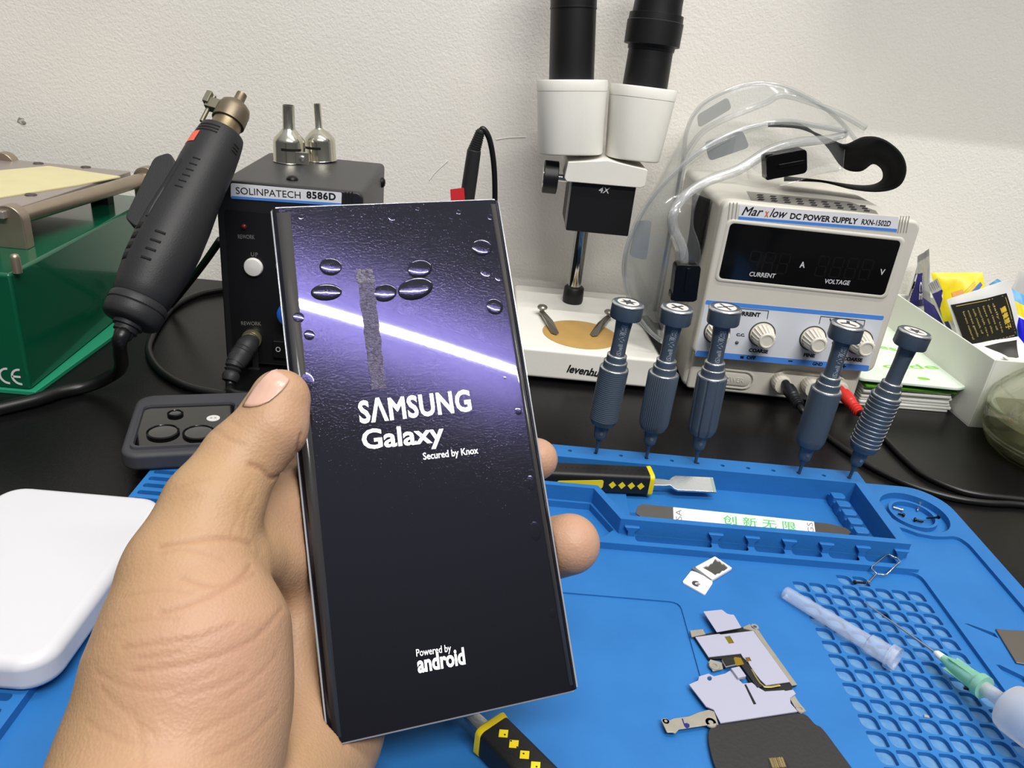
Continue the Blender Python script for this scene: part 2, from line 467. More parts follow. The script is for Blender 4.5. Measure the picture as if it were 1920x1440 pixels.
prof = [(-38.9, -1.7), (-38.7, -1.05), (-38.0, -.55), (-37.2, -.2), (-36.4, -.05), (-35.4, 0), (35.4, 0), (36.4, -.05), (37.2, -.2), (38.0, -.55), (38.7, -1.05), (38.9, -1.7)]
ys = [-PL / 2 + .1, -PL / 2 + .35, PL / 2 - .35, PL / 2 - .1]
dz = [-.9, 0, 0, -.9]
glass.loft([[(x, y, min(z, z + d) if d else z) for x, z in prof] for y, d in zip(ys, dz)], False, False, PM)
mk('front_glass', glass, scr, ph, 60)
film = mat('film_edge', (118, 116, 112), .18, spec=.6)
fe = MB()
for sgn in (-1, 1):
    fe.tube([PM @ Vector((sgn * 38.9, y, -.9)) for y in np.linspace(-PL / 2 + 1, PL / 2 - 1, 14)], .32, 6)
    fe.tube([PM @ Vector((x, sgn * (PL / 2), -.75)) for x in np.linspace(-37.5, 37.5, 10)], .32, 6)
mk('film_rim', fe, mat('film_rim', (165, 168, 175), .12, .3, spec=.8), ph, 60)
sb = MB()
for sgn, wa, wb in ((-1, 35.0, 33.0), (1, 36.2, 35.6)):       # clear side strips of the cover film
    pts0 = [PM @ Vector((sgn * (wa + (wb - wa) * (y + 82) / 164), y, .06)) for y in (-82, 0, 82)]
    pts1 = [PM @ Vector((sgn * 37.4, y, .05)) for y in (-82, 0, 82)]
    sb.sheet(pts0, pts1)
mk('film_side_strip', sb, mat('film_strip', (56, 55, 56), .2, spec=.6), ph, 60, solid=.05)
lit = mat('screen_white', (255, 255, 255), .4, emit=1.05)
def ontext(name, s, a, b, h, **k):
    t = MB(); ptext(t, s, PM, a, b, h, lift=.03, thick=.04, **k); mk(name, t, lit, ph, 0)
def mmh(px): return px * mmpx(PM.translation)
ontext('lettering', 'SΛMSUNG', (675, 793), (885, 769), mmh(42), bold=.03, sp=1.06)
ontext('lettering', 'Galaxy', (680, 842), (834, 827), mmh(37), bold=.022)
ontext('lettering', 'Secured by Knox', (794, 862), (897, 850), mmh(13.5), bold=.01)
ontext('lettering', 'Powered by', (781, 1231), (846, 1221), mmh(13))
ontext('lettering', 'android', (784, 1261), (873, 1244), mmh(29), bold=.03)
# trapped air under the film and the strip of old adhesive
bub = [(620, 500, 21, 16), (612, 548, 29, 15), (722, 549, 23, 16), (779, 541, 36, 20), (787, 504, 25, 17), (904, 464, 21, 16), (928, 575, 17, 15), (559, 595, 11, 10),
       (580, 628, 10, 9), (911, 510, 11, 10), (934, 521, 6, 6), (735, 407, 7, 7), (574, 714, 14, 17), (972, 771, 7, 7), (541, 412, 5, 5), (564, 407, 5, 4), (860, 398, 5, 4), (919, 407, 5, 5),
       (581, 848, 4, 4), (584, 866, 6, 6), (996, 906, 9, 13), (1004, 996, 11, 16), (1036, 1150, 6, 8), (783, 392, 4, 3), (947, 708, 3, 3)]
for i, (x, y, a, c) in enumerate(bub):
    u, v = onpl(x, y, PM); k = mmpx(PM.translation)
    d = MB(); H_ = .012 * a if i < 9 else .006 * a
    tilt = math.radians(14 if i in (2, 3, 4) else 0)
    d.lathe([(1, 0), (.97, .16), (.87, .45), (.66, .76), (.36, .94), (0, 1)], 22, PM @ T(u, v, .02) @ Matrix.Rotation(tilt, 4, 'Z') @ Matrix.Diagonal((a * k, c * k * 1.12, H_, 1)), caps=False)
    mk('air_bubble', d, scr, ph, 180)
adh = MB()
A, B_, C_, D_ = (667, 506), (697, 502), (725, 728), (697, 731)
pl = []
rr = random.Random(5)
L_ = [onpl(A[0] + (D_[0] - A[0]) * t + rr.uniform(-1.6, 1.6), A[1] + (D_[1] - A[1]) * t, PM) for t in np.linspace(0, 1, 22)]
R_ = [onpl(B_[0] + (C_[0] - B_[0]) * t + rr.uniform(-1.6, 1.6), B_[1] + (C_[1] - B_[1]) * t, PM) for t in np.linspace(1, 0, 22)]
adh.prism(L_ + R_, .02, .12, PM)
mk('adhesive_strip', adh, mat('old_adhesive', (112, 106, 136), .38, bump=1, bscale=1500, vary=.6, vscale=900), ph, 0)
blob = MB()
for k in range(34):
    x, y = rr.uniform(670, 699), rr.uniform(506, 530)
    u, v = onpl(x, y, PM)
    blob.lathe([(1, 0), (.8, .5), (0, .8)], 7, PM @ T(u, v, .08) @ Matrix.Diagonal((rr.uniform(.5, 1.1), rr.uniform(.4, .9), .45, 1)), caps=False)
mk('adhesive_residue', blob, mat('adhesive_lump', (150, 146, 168), .45, bump=1, bscale=2500, vary=.4, vscale=1500), ph, 60)

# ================================================================== the hand
CX, CY, CZ = RX, RD, RF
def c2w(a): return CAM + CX * a[0] + CY * a[1] + CZ * a[2]
def cc_(px, py, d): return np.array([(px - 960) / FPX * d, (py - 720) / FPX * d, d])
def J(px, py, d, rpx): return (cc_(px, py, d), rpx * d / FPX)
chains = dict(
    thumb=[J(526, 747, 224, 55), J(508, 802, 222, 61), J(452, 862, 219, 68), J(400, 950, 212, 86), J(362, 1050, 206, 98)],
    thenar=[J(350, 1075, 204, 98), J(364, 1190, 200, 154), J(348, 1340, 197, 172), J(298, 1500, 190, 184), J(225, 1720, 165, 220), J(60, 2300, 120, 330)],
    index=[J(640, 900, 279, 82), J(770, 850, 292, 66), J(900, 850, 284, 54), J(1006, 861, 269, 40)],
    middle=[J(690, 980, 284, 84), J(830, 1030, 292, 70), J(960, 1045, 280, 62), J(1068, 1020, 262, 57)],
    ring=[J(720, 1080, 282, 80), J(840, 1150, 286, 66), J(930, 1180, 274, 58), J(985, 1165, 262, 50)],
    little=[J(710, 1200, 270, 72), J(800, 1265, 272, 58), J(870, 1285, 264, 50), J(925, 1265, 256, 44)],
    palm1=[J(600, 1000, 270, 95), J(470, 1360, 238, 120), J(330, 1650, 188, 150)],
    palm2=[J(660, 1080, 276, 95), J(560, 1335, 246, 102), J(400, 1640, 190, 150)],
    palm3=[J(690, 1200, 270, 95), J(606, 1392, 243, 96), J(430, 1600, 195, 150)],
    palm0=[J(575, 930, 262, 84), J(552, 1060, 256, 84), J(535, 1200, 250, 92), J(500, 1370, 235, 96)],
    web2=[J(452, 1052, 213, 58), J(518, 1052, 238, 56), J(572, 1015, 263, 76)],
    web=[J(430, 985, 224, 60), J(545, 945, 252, 72), J(640, 905, 274, 76)],
)
KS = dict(thumb=2.5, thenar=6, index=3, middle=3, ring=3, little=3, palm1=5, palm2=6, palm3=6, web=5)
def seg_d(p, a, b, ra, rb):
    ba = b - a; L = float(ba @ ba)
    h = np.clip(((p - a.astype(np.float32)) @ ba.astype(np.float32)) / L, 0, 1)
    q = p - a.astype(np.float32) - h[..., None] * ba.astype(np.float32)
    return np.sqrt((q * q).sum(-1)) - (ra + (rb - ra) * h).astype(np.float32)
def smin(a, b, k):
    h = np.clip(.5 + .5 * (b - a) / k, 0, 1)
    return b + (a - b) * h - k * h * (1 - h)
PMI = np.array(PM.inverted()); A3 = np.array([list(CX), list(CY), list(CZ)]).T
def phone_d(p):
    wv = p @ A3.T.astype(np.float32) + np.array(CAM, np.float32)
    l = wv @ PMI[:3, :3].T.astype(np.float32) + PMI[:3, 3].astype(np.float32)
    q = np.abs(l - np.array([0, 0, -PT / 2], np.float32)) - np.array([PW / 2, PL / 2, PT / 2], np.float32)
    return np.sqrt((np.maximum(q, 0) ** 2).sum(-1)) + np.minimum(q.max(-1), 0)
def chain_d(p, nm, k):
    c = chains[nm]; d = None
    for (a, ra), (b, rb) in zip(c[:-1], c[1:]):
        e = seg_d(p, a, b, ra, rb); d = e if d is None else smin(d, e, k)
    return d
def hand_d(p):
    d = chain_d(p, 'thenar', 12)
    pal = chain_d(p, 'palm1', 8)
    for n in ('palm0', 'web2', 'palm2', 'palm3'): pal = smin(pal, chain_d(p, n, 8), 9)
    f = None
    for n in ('index', 'middle', 'ring', 'little'):
        e = chain_d(p, n, 4); f = e if f is None else smin(f, e, 1.6)
    pal = smin(pal, f, 9)
    d = smin(d, chain_d(p, 'thumb', 5), 9)
    d2 = smin(pal, chain_d(p, 'web', 10), 8)
    d = smin(d, d2, 3.5)
    return np.maximum(d, -(phone_d(p) - .4))
def surface_nets(f, org, h):
    s = f < 0; nx, ny, nz = f.shape
    c = [(i, j, k) for i in (0, 1) for j in (0, 1) for k in (0, 1)]
    sl = lambda a, o: a[o[0]:nx - 1 + o[0], o[1]:ny - 1 + o[1], o[2]:nz - 1 + o[2]]
    cnt = sum(sl(s, o).astype(np.int8) for o in c)
    msk = (cnt > 0) & (cnt < 8)
    idx = np.argwhere(msk); vid = -np.ones(msk.shape, np.int64); vid[msk] = np.arange(len(idx))
    acc = np.zeros((len(idx), 3)); n = np.zeros(len(idx))
    val = {o: sl(f, o)[msk] for o in c}
    for o in c:
        for ax in range(3):
            if o[ax]: continue
            o2 = tuple(1 if i == ax else o[i] for i in range(3))
            a, b = val[o], val[o2]; cr_ = (a < 0) != (b < 0)
            t = np.where(cr_, a / np.where(cr_, a - b, 1), 0)
            q = np.tile(np.array(o, float), (len(idx), 1)); q[:, ax] = t
            acc[cr_] += q[cr_]; n[cr_] += 1
    v = (idx + acc / n[:, None]) * h + org
    faces = []
    for ax in range(3):
        b, c_ = [i for i in range(3) if i != ax]
        lo = [slice(1, -1)] * 3; lo[ax] = slice(0, -1); hi = list(lo); hi[ax] = slice(1, None)
        e = np.argwhere(s[tuple(lo)] != s[tuple(hi)])
        off = np.ones(3, int); off[ax] = 0
        e = e + off
        sg = s[e[:, 0], e[:, 1], e[:, 2]]
        q = []
        for db, dc in ((1, 1), (0, 1), (0, 0), (1, 0)):
            g = e.copy(); g[:, b] -= db; g[:, c_] -= dc
            ok = (g >= 0).all(1) & (g < np.array(vid.shape)).all(1)
            g = np.clip(g, 0, np.array(vid.shape) - 1)
            q.append(np.where(ok, vid[g[:, 0], g[:, 1], g[:, 2]], -1))
        q = np.stack(q, 1); fl = sg if ax != 1 else ~sg
        q[fl] = q[fl][:, ::-1]
        faces.append(q[(q >= 0).all(1)])
    return v, np.concatenate(faces)
HS = 0.8
lo_, hi_ = np.array([-140., -12., 104.]), np.array([40., 164., 304.])
ax_ = [np.arange(lo_[i], hi_[i], HS, dtype=np.float32) for i in range(3)]
fld = np.empty([len(a) for a in ax_], np.float32)
Y_, Z_ = np.meshgrid(ax_[1], ax_[2], indexing='ij')
for i0 in range(0, len(ax_[0]), 24):
    xs = ax_[0][i0:i0 + 24]
    p = np.stack(np.broadcast_arrays(xs[:, None, None], Y_[None], Z_[None]), -1).astype(np.float32)
    fld[i0:i0 + 24] = hand_d(p)
for q_ in (0, -1): fld[q_], fld[:, q_], fld[:, :, q_] = 1, 1, 1
hv, hf = surface_nets(fld, lo_, HS)
def hitd(px, py):                            # depth of the skin along a sight line
    ds = np.arange(165, 300, .25); dirv = np.array([(px - 960) / FPX, (py - 720) / FPX, 1.0])
    e = hand_d((ds[:, None] * dirv).astype(np.float32)); k = np.argmax(e < 0)
    return ds[k] if e[k] < 0 else None
creases = [  # skin folds: photo points, depth mm, width mm
    ([(396, 803), (425, 822), (455, 835)], .25, .9), ([(565, 815), (548, 868), (512, 897), (490, 880), (470, 872)], .7, 1.0),
    ([(472, 1022), (440, 1012), (390, 1010), (340, 1016), (300, 1025)], .55, 1.0), ([(470, 1060), (450, 1085), (410, 1110), (360, 1130), (300, 1150)], .5, .9),
    ([(478, 1076), (430, 1098), (380, 1095), (340, 1082)], .35, .9), ([(530, 1140), (480, 1195), (410, 1230), (340, 1248), (250, 1258)], .35, .9),
    ([(440, 1168), (380, 1195), (310, 1205), (230, 1215)], .3, .9), ([(460, 1260), (400, 1290), (330, 1305)], .25, .9), ([(400, 1180), (330, 1225), (260, 1235)], .22, .8),
    ([(300, 1040), (340, 1030), (380, 1036), (420, 1050)], .25, .8), ([(520, 1330), (470, 1380), (400, 1420)], .25, .9), ([(290, 1380), (230, 1330), (190, 1290)], .2, .9),
    ([(455, 955), (440, 985), (432, 1005)], .2, .8), ([(480, 930), (462, 965), (455, 1000)], .2, .8), ([(250, 1330), (262, 1380), (270, 1440)], .2, .9),
    ([(395, 800), (420, 812)], .2, .8), ([(510, 1080), (532, 1112), (548, 1160), (552, 1210)], .35, .8), ([(230, 1120), (300, 1108), (360, 1112)], .2, .7), ([(200, 1180), (270, 1162), (330, 1160)], .2, .7),
    ([(180, 1260), (250, 1290), (330, 1290), (400, 1262)], .22, .7), ([(160, 1350), (230, 1390), (320, 1400)], .2, .7), ([(420, 1310), (480, 1270), (520, 1225)], .25, .7), ([(360, 1380), (440, 1340), (500, 1300)], .22, .7), ([(470, 905), (452, 935), (446, 960)], .2, .7), ([(420, 780), (450, 800)], .2, .7), ([(330, 920), (360, 905), (392, 898)], .2, .8), ([(340, 940), (372, 930)], .15, .8),
]
# normals from the field gradient
eps = .6
hvf = hv.astype(np.float32)
gr = np.stack([hand_d(hvf + np.eye(3, dtype=np.float32)[i] * eps) - hand_d(hvf - np.eye(3, dtype=np.float32)[i] * eps) for i in range(3)], 1)
gr /= np.linalg.norm(gr, axis=1)[:, None] + 1e-9
# one relaxation pass for smooth skin
def relax(v, f, k):
    e = np.concatenate([f[:, [0, 1]], f[:, [1, 2]], f[:, [2, 3]], f[:, [3, 0]]]); e = np.concatenate([e, e[:, ::-1]])
    for _ in range(k):
        a = np.zeros_like(v); n = np.zeros(len(v)); np.add.at(a, e[:, 0], v[e[:, 1]]); np.add.at(n, e[:, 0], 1)
        v = v * .5 + .5 * a / np.maximum(n, 1)[:, None]
    return v
hv = relax(hv, hf, 3)
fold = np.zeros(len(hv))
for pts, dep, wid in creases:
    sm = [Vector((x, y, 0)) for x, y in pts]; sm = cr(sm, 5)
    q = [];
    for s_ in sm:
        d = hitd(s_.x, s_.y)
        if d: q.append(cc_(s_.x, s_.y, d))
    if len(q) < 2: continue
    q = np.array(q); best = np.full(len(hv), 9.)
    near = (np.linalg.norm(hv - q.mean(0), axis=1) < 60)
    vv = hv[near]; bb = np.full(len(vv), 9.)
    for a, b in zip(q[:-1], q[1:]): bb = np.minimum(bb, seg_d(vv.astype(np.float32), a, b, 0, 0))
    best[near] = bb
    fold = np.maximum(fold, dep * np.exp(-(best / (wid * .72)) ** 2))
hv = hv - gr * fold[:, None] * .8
# skin tone: pinker pads and palm, tanner back of the thumb
pink = np.zeros(len(hv))
for px, py, d, r, a in [(545, 800, 224, 13, .8), (1020, 862, 265, 10, .9), (1080, 1020, 258, 13, .9), (560, 1010, 262, 34, .8), (440, 1250, 175, 26, .75), (560, 1300, 240, 30, .35), (440, 1075, 190, 12, .5), (420, 1400, 172, 30, .45)]:
    c0 = cc_(px, py, d); pink = np.maximum(pink, a * np.exp(-(np.linalg.norm(hv - c0, axis=1) / r) ** 2))
for _ in range(3):                           # keep the skin just clear of the phone
    pd = phone_d(hv.astype(np.float32)); nr = pd < .35
    if nr.any():
        q_ = hv[nr].astype(np.float32)
        pg = np.stack([phone_d(q_ + np.eye(3, dtype=np.float32)[i] * .2) - phone_d(q_ - np.eye(3, dtype=np.float32)[i] * .2) for i in range(3)], 1)
        pg /= np.linalg.norm(pg, axis=1)[:, None] + 1e-9
        hv[nr] += pg * (.36 - pd[nr])[:, None]
hw = (hv @ A3.T) + np.array(CAM)
base = Vector(c2w(cc_(350, 1250, 225)))

me = bpy.data.meshes.new('person')
me.from_pydata(((hw - np.array(base)) * S).tolist(), [], hf.tolist())
at = me.color_attributes.new('skin', 'FLOAT_COLOR', 'POINT')
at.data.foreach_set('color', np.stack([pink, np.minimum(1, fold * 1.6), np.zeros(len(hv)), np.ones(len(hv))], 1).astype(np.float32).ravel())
skin = mat('skin', (205, 160, 118), .48, sss=.12, spec=.4)
nt = skin.node_tree; b = nt.nodes['Principled BSDF']
at_n = nt.nodes.new('ShaderNodeAttribute'); at_n.attribute_name = 'skin'
sp_ = nt.nodes.new('ShaderNodeSeparateColor'); nt.links.new(at_n.outputs['Color'], sp_.inputs[0])
tc = nt.nodes.new('ShaderNodeTexCoord')
n1 = nt.nodes.new('ShaderNodeTexNoise'); n1.inputs['Scale'].default_value = 110; n1.inputs['Detail'].default_value = 4
nt.links.new(tc.outputs['Object'], n1.inputs['Vector'])
mx = nt.nodes.new('ShaderNodeMix'); mx.data_type = 'RGBA'
mx.inputs['A'].default_value = lin((172, 139, 104)) + (1,); mx.inputs['B'].default_value = lin((182, 141, 121)) + (1,)
ad = nt.nodes.new('ShaderNodeMath'); ad.operation = 'MULTIPLY_ADD'; ad.inputs[1].default_value = .5; ad.inputs[2].default_value = -.22
nt.links.new(n1.outputs['Fac'], ad.inputs[0])
ad2 = nt.nodes.new('ShaderNodeMath'); ad2.operation = 'ADD'; ad2.use_clamp = True
nt.links.new(ad.outputs[0], ad2.inputs[0]); nt.links.new(sp_.outputs[0], ad2.inputs[1]); nt.links.new(ad2.outputs[0], mx.inputs['Factor'])
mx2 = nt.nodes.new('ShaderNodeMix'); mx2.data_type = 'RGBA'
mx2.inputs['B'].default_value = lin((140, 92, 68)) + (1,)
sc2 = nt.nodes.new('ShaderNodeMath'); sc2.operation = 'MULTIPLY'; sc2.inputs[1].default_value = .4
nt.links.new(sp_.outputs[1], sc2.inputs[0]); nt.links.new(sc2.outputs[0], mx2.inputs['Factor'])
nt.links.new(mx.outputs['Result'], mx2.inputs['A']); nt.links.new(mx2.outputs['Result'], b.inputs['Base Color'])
n2 = nt.nodes.new('ShaderNodeTexVoronoi'); n2.inputs['Scale'].default_value = 1100
nt.links.new(tc.outputs['Object'], n2.inputs['Vector'])
n3 = nt.nodes.new('ShaderNodeTexNoise'); n3.inputs['Scale'].default_value = 420; n3.inputs['Detail'].default_value = 5
nt.links.new(tc.outputs['Object'], n3.inputs['Vector'])
b1 = nt.nodes.new('ShaderNodeBump'); b1.inputs['Strength'].default_value = .22; b1.inputs['Distance'].default_value = .0004
b2 = nt.nodes.new('ShaderNodeBump'); b2.inputs['Strength'].default_value = .16; b2.inputs['Distance'].default_value = .0006
nt.links.new(n2.outputs['Distance'], b1.inputs['Height']); nt.links.new(n3.outputs['Fac'], b2.inputs['Height'])
nt.links.new(b1.outputs[0], b2.inputs['Normal']); nt.links.new(b2.outputs[0], b.inputs['Normal'])
finish(me, skin, 180)
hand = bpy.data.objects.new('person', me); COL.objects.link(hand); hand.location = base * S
TH[hand.name] = T(*(-base))
tagit(hand, 'bare hand gripping the black smartphone, thumb along its edge', 'person')
# thumb nail
nl = MB(); G = 12
na, nb_, nc, nd = (512, 689), (543, 712), (505, 752), (455, 762)     # tip left, tip right, root right, root left
grid = []
for j in range(G + 1):
    row = []; t = j / G
    bow = math.sin(math.pi * t) * 5
    for i in range(G + 1):
        s_ = i / G
        x = (na[0] * (1 - s_) + nb_[0] * s_) * (1 - t) + (nd[0] * (1 - s_) + nc[0] * s_) * t + (s_ - .5) * 2 * bow
        y = (na[1] * (1 - s_) + nb_[1] * s_) * (1 - t) + (nd[1] * (1 - s_) + nc[1] * s_) * t
        y += 7 * (1 - (2 * s_ - 1) ** 2) * (t - .35) * (1 if t > .35 else .8)
        row.append([x, y, hitd(x, y)])
    grid.append(row)
for row in grid:                             # let the plate run on past the outline of the thumb
    ok = [i for i in range(G + 1) if row[i][2]]
    for i in range(G + 1):
        if row[i][2] is None and ok:
            k = min(ok, key=lambda q: abs(q - i)); row[i][0] = row[k][0]; row[i][1] = row[k][1]; row[i][2] = row[k][2] + .15 * abs(k - i)
rows = [[c2w(cc_(x, y, d - .45)) for x, y, d in r] for r in grid if all(q[2] for q in r)]
nl.loft(rows, False)
nm = mat('finger_nail', (204, 164, 146), .25, spec=.5, sss=.1, coat=.15)
mk('thumb_nail', nl, nm, hand, 180, solid=.5)
# ================================================================== laboratory power supply
cream = mat('cream_plastic', (212, 208, 197), .45, bump=.08, bscale=1500, vary=.04, vscale=60, spec=.4)
cream2 = mat('cream_knob', (218, 213, 200), .5)
inkb = mat('ink_black', (24, 24, 26), .5)
ps = thing('power_supply', 'cream bench power supply with dark display window and four knobs', 'power supply', (0, 0, 0), M=T(148, 523.5, 0) @ Matrix.Rotation(math.radians(-1.4), 4, 'Z'))
PSM = TH[ps.name].inverted()
b_ = MB().box(0, 132, 6, 148, 3, 144, PSM)
mk('case', b_, cream, ps, 40, bevel=5, seg=3)
f_ = MB()
f_.prism(rrect(-1, 133, 35, 147, 6), -4, 8, PSM @ fr((0, 0, 0), (1, 0, 0), (0, -1, 0)) @ T(0, 0, -2))
mk('front_bezel', f_, cream, ps, 40, bevel=2.2, seg=3)
mk('plinth', MB().box(3, 129, 3.5, 20, 3, 37, PSM), cream, ps, 40, bevel=2.5)
for x in (14, 118):
    for y in (16, 138):
        mk('rubber_foot', MB().lathe([(6, 0), (6, 3.4)], 16, PSM @ T(x, y, 0)), mat('rubber_black', (22, 22, 23), .8), ps)
PF = PSM @ fr((0, -2, 0), (1, 0, 0), (0, -1, 0))      # front plane of the bezel (z outwards)
PFS = PF @ T(0, 0, 0)
Z6 = lambda x, y: (1260 + x / 3.273, 340 + y / 3.273)
PF = PSM @ fr((0, -6, 0), (1, 0, 0), (0, -1, 0)) @ T(0, 0, 0)
lb = MB(); patch(lb, [Z6(415, 145), Z6(1392, 218), Z6(1380, 312), Z6(405, 238)], PF, .0, .15)
lab = mk('name_plate', lb, mat('label_white', (228, 228, 232), .35), ps, 0)
st = MB(); patch(st, [Z6(408, 215), Z6(1381, 292), Z6(1379, 310), Z6(406, 233)], PF, .12, .1)
mk('stripe', st, mat('label_blue', (78, 138, 222), .4), lab, 0)
tx = MB()
ptext(tx, 'Mar', PF, Z6(425, 206), Z6(556, 213), 6.0, bold=.012, shear=.35, lift=.2)
ptext(tx, 'low', PF, Z6(597, 216), Z6(702, 226), 6.0, bold=.012, shear=.35, lift=.2)
ptext(tx, 'DC POWER SUPPLY', PF, Z6(722, 228), Z6(1135, 262), 3.9, bold=.03, lift=.2)
ptext(tx, 'RXN-1502D', PF, Z6(1160, 263), Z6(1338, 275), 3.7, bold=.02, lift=.2)
mk('lettering', tx, inkb, lab, 0)
tx = MB(); ptext(tx, 'x', PF, Z6(566, 216), Z6(590, 218), 5.6, bold=.03, lift=.2); mk('lettering', tx, mat('ink_orange', (214, 110, 60), .5), lab, 0)
gr = MB()
for a in (354, 376, 398): patch(gr, [Z6(a, 130), Z6(a + 5, 130), Z6(a - 8, 236), Z6(a - 13, 236)], PF, -.05, .2)
for a in (1402, 1418, 1436, 1453): patch(gr, [Z6(a, 213), Z6(a + 5, 213), Z6(a - 14, 316), Z6(a - 19, 316)], PF, -.05, .2)
mk('grip_line', gr, mat('groove_grey', (150, 146, 135), .7), ps, 0)
wq = [onpl(*Z6(*p), PF) for p in ((352, 268), (1412, 352), (1303, 690), (284, 604))]
wx0, wx1 = (wq[0][0] + wq[3][0]) / 2, (wq[1][0] + wq[2][0]) / 2
wy0, wy1 = (wq[2][1] + wq[3][1]) / 2, (wq[0][1] + wq[1][1]) / 2
rim_ = MB(); ro, rin = rrect(wx0 - 2.6, wx1 + 2.6, wy0 - 2.6, wy1 + 2.6, 4), rrect(wx0, wx1, wy0, wy1, 3)
rim_.loft([[(x, y, 0) for x, y in ro], [(x, y, .9) for x, y in rrect(wx0 - 1.6, wx1 + 1.6, wy0 - 1.6, wy1 + 1.6, 3.6)], [(x, y, .3) for x, y in rin]], True, False, PF)
mk('window_rim', rim_, cream, ps, 60)
wn = MB(); wn.prism(rin, -.2, .32, PF)
win = mk('display_window', wn, mat('display_black', (13, 13, 14), .09, vary=.2, vscale=60, spec=.5), ps, 0)
tx = MB()
ptext(tx, 'A', PF, Z6(780, 527), Z6(812, 529), 4.2, bold=.03, lift=.35)
ptext(tx, 'V', PF, Z6(1270, 572), Z6(1300, 574), 4.2, bold=.02, lift=.35)
ptext(tx, 'CURRENT', PF, Z6(472, 580), Z6(632, 593), 3.2, bold=.02, shear=.1, lift=.35)
ptext(tx, 'VOLTAGE', PF, Z6(933, 624), Z6(1087, 636), 3.2, bold=.02, shear=.1, lift=.35)
mk('lettering', tx, mat('print_grey', (205, 205, 210), .5), win, 0)
seg7 = MB()                                  # unlit seven-segment digits, faint behind the window
for k, (a, b) in enumerate([(480, 400), (570, 407), (660, 414), (900, 430), (990, 437), (1080, 444), (1170, 451)]):
    u, v = onpl(*Z6(a, b + 40), PF)
    for x0, y0, x1, y1 in ((1, 15, 7, 16), (1, 8, 7, 9), (0, 1, 6, 2), (.2, 9, 1.2, 15), (7, 9, 8, 15), (-.3, 2, .7, 8), (6.4, 2, 7.4, 8)):
        seg7.box(u + x0, u + x1, v - 14 + y0, v - 14 + y1, .33, .36, PF)
mk('digit_segment', seg7, mat('segment_dim', (21, 20, 20), .2), win, 0)
pn = MB(); patch(pn, [Z6(206, 728), Z6(1303, 826), Z6(1202, 1165), Z6(139, 1072)], PF, 0, .14, r=2)
pan = mk('control_panel', pn, mat('panel_grey', (212, 216, 224), .4), ps, 0)
bl = MB(); lbm = _M['label_blue']
patch(bl, [Z6(210, 728), Z6(1302, 826), Z6(1293, 852), Z6(203, 754)], PF, .12, .1, r=1)
mk('stripe', bl, lbm, pan, 0)
bl = MB(); patch(bl, [Z6(150, 1037), Z6(1211, 1130), Z6(1202, 1165), Z6(139, 1072)], PF, .12, .1, r=1)
mk('stripe', bl, lbm, pan, 0)
tx = MB(); K = dict(bold=.05, lift=.2)
ptext(tx, 'CURRENT', PF, Z6(375, 818), Z6(540, 831), 3.0, **K); ptext(tx, 'VOLTAGE', PF, Z6(960, 866), Z6(1125, 880), 3.0, **K)
ptext(tx, 'C.C.', PF, Z6(393, 947), Z6(446, 951), 2.0, **K); ptext(tx, 'C.V.', PF, Z6(978, 997), Z6(1030, 1001), 2.0, **K)
ptext(tx, 'FINE', PF, Z6(229, 1020), Z6(300, 1026), 2.7, **K); ptext(tx, 'COARSE', PF, Z6(469, 1044), Z6(586, 1055), 2.7, **K)
ptext(tx, 'FINE', PF, Z6(805, 1073), Z6(874, 1080), 2.7, **K); ptext(tx, 'COARSE', PF, Z6(1046, 1096), Z6(1165, 1107), 2.7, **K)
ptext(tx, 'ON', PF, Z6(222, 1068), Z6(252, 1070), 2.4, **K); ptext(tx, 'OFF', PF, Z6(455, 1089), Z6(511, 1094), 2.6, **K)
ptext(tx, 'GND', PF, Z6(860, 1127), Z6(922, 1132), 2.6, **K)
patch(tx, [Z6(713, 1098), Z6(740, 1100), Z6(739, 1107), Z6(712, 1105)], PF, .2, .06)
patch(tx, [Z6(1043, 1130), Z6(1068, 1132), Z6(1067, 1139), Z6(1042, 1137)], PF, .2, .06); patch(tx, [Z6(1052, 1120), Z6(1059, 1121), Z6(1056, 1148), Z6(1049, 1147)], PF, .2, .06)
patch(tx, [Z6(420, 1070), Z6(441, 1072), Z6(438, 1088), Z6(417, 1086)], PF, .2, .06)
def pline(mb, pts, wd, lift=.22):
    q = [Vector(onpl(*p, PF)) for p in pts]
    for a, b in zip(q[:-1], q[1:]):
        d = (b - a).normalized() * wd / 2; n = Vector((-d.y, d.x))
        mb.prism([tuple(a - d + n), tuple(a - d - n), tuple(b + d - n), tuple(b + d + n)], lift, lift + .06, PF)
pline(tx, [Z6(332, 822), Z6(340, 772), Z6(592, 795), Z6(584, 843)], .45); pline(tx, [Z6(903, 873), Z6(913, 828), Z6(1183, 853), Z6(1176, 892)], .45)
mk('lettering', tx, inkb, pan, 0)
dt = MB(); u, v = onpl(*Z6(398, 988), PF); dt.lathe([(1.3, .1), (1.3, .5), (.6, .9), (0, 1)], 14, PF @ T(u, v, 0)); mk('indicator_led', dt, mat('led_grey', (92, 92, 94), .35), pan, 60)
dt = MB(); u, v = onpl(*Z6(990, 1038), PF); dt.lathe([(1.3, .1), (1.3, .5), (.6, .9), (0, 1)], 14, PF @ T(u, v, 0)); mk('indicator_led', dt, _M['led_grey'], pan, 60)
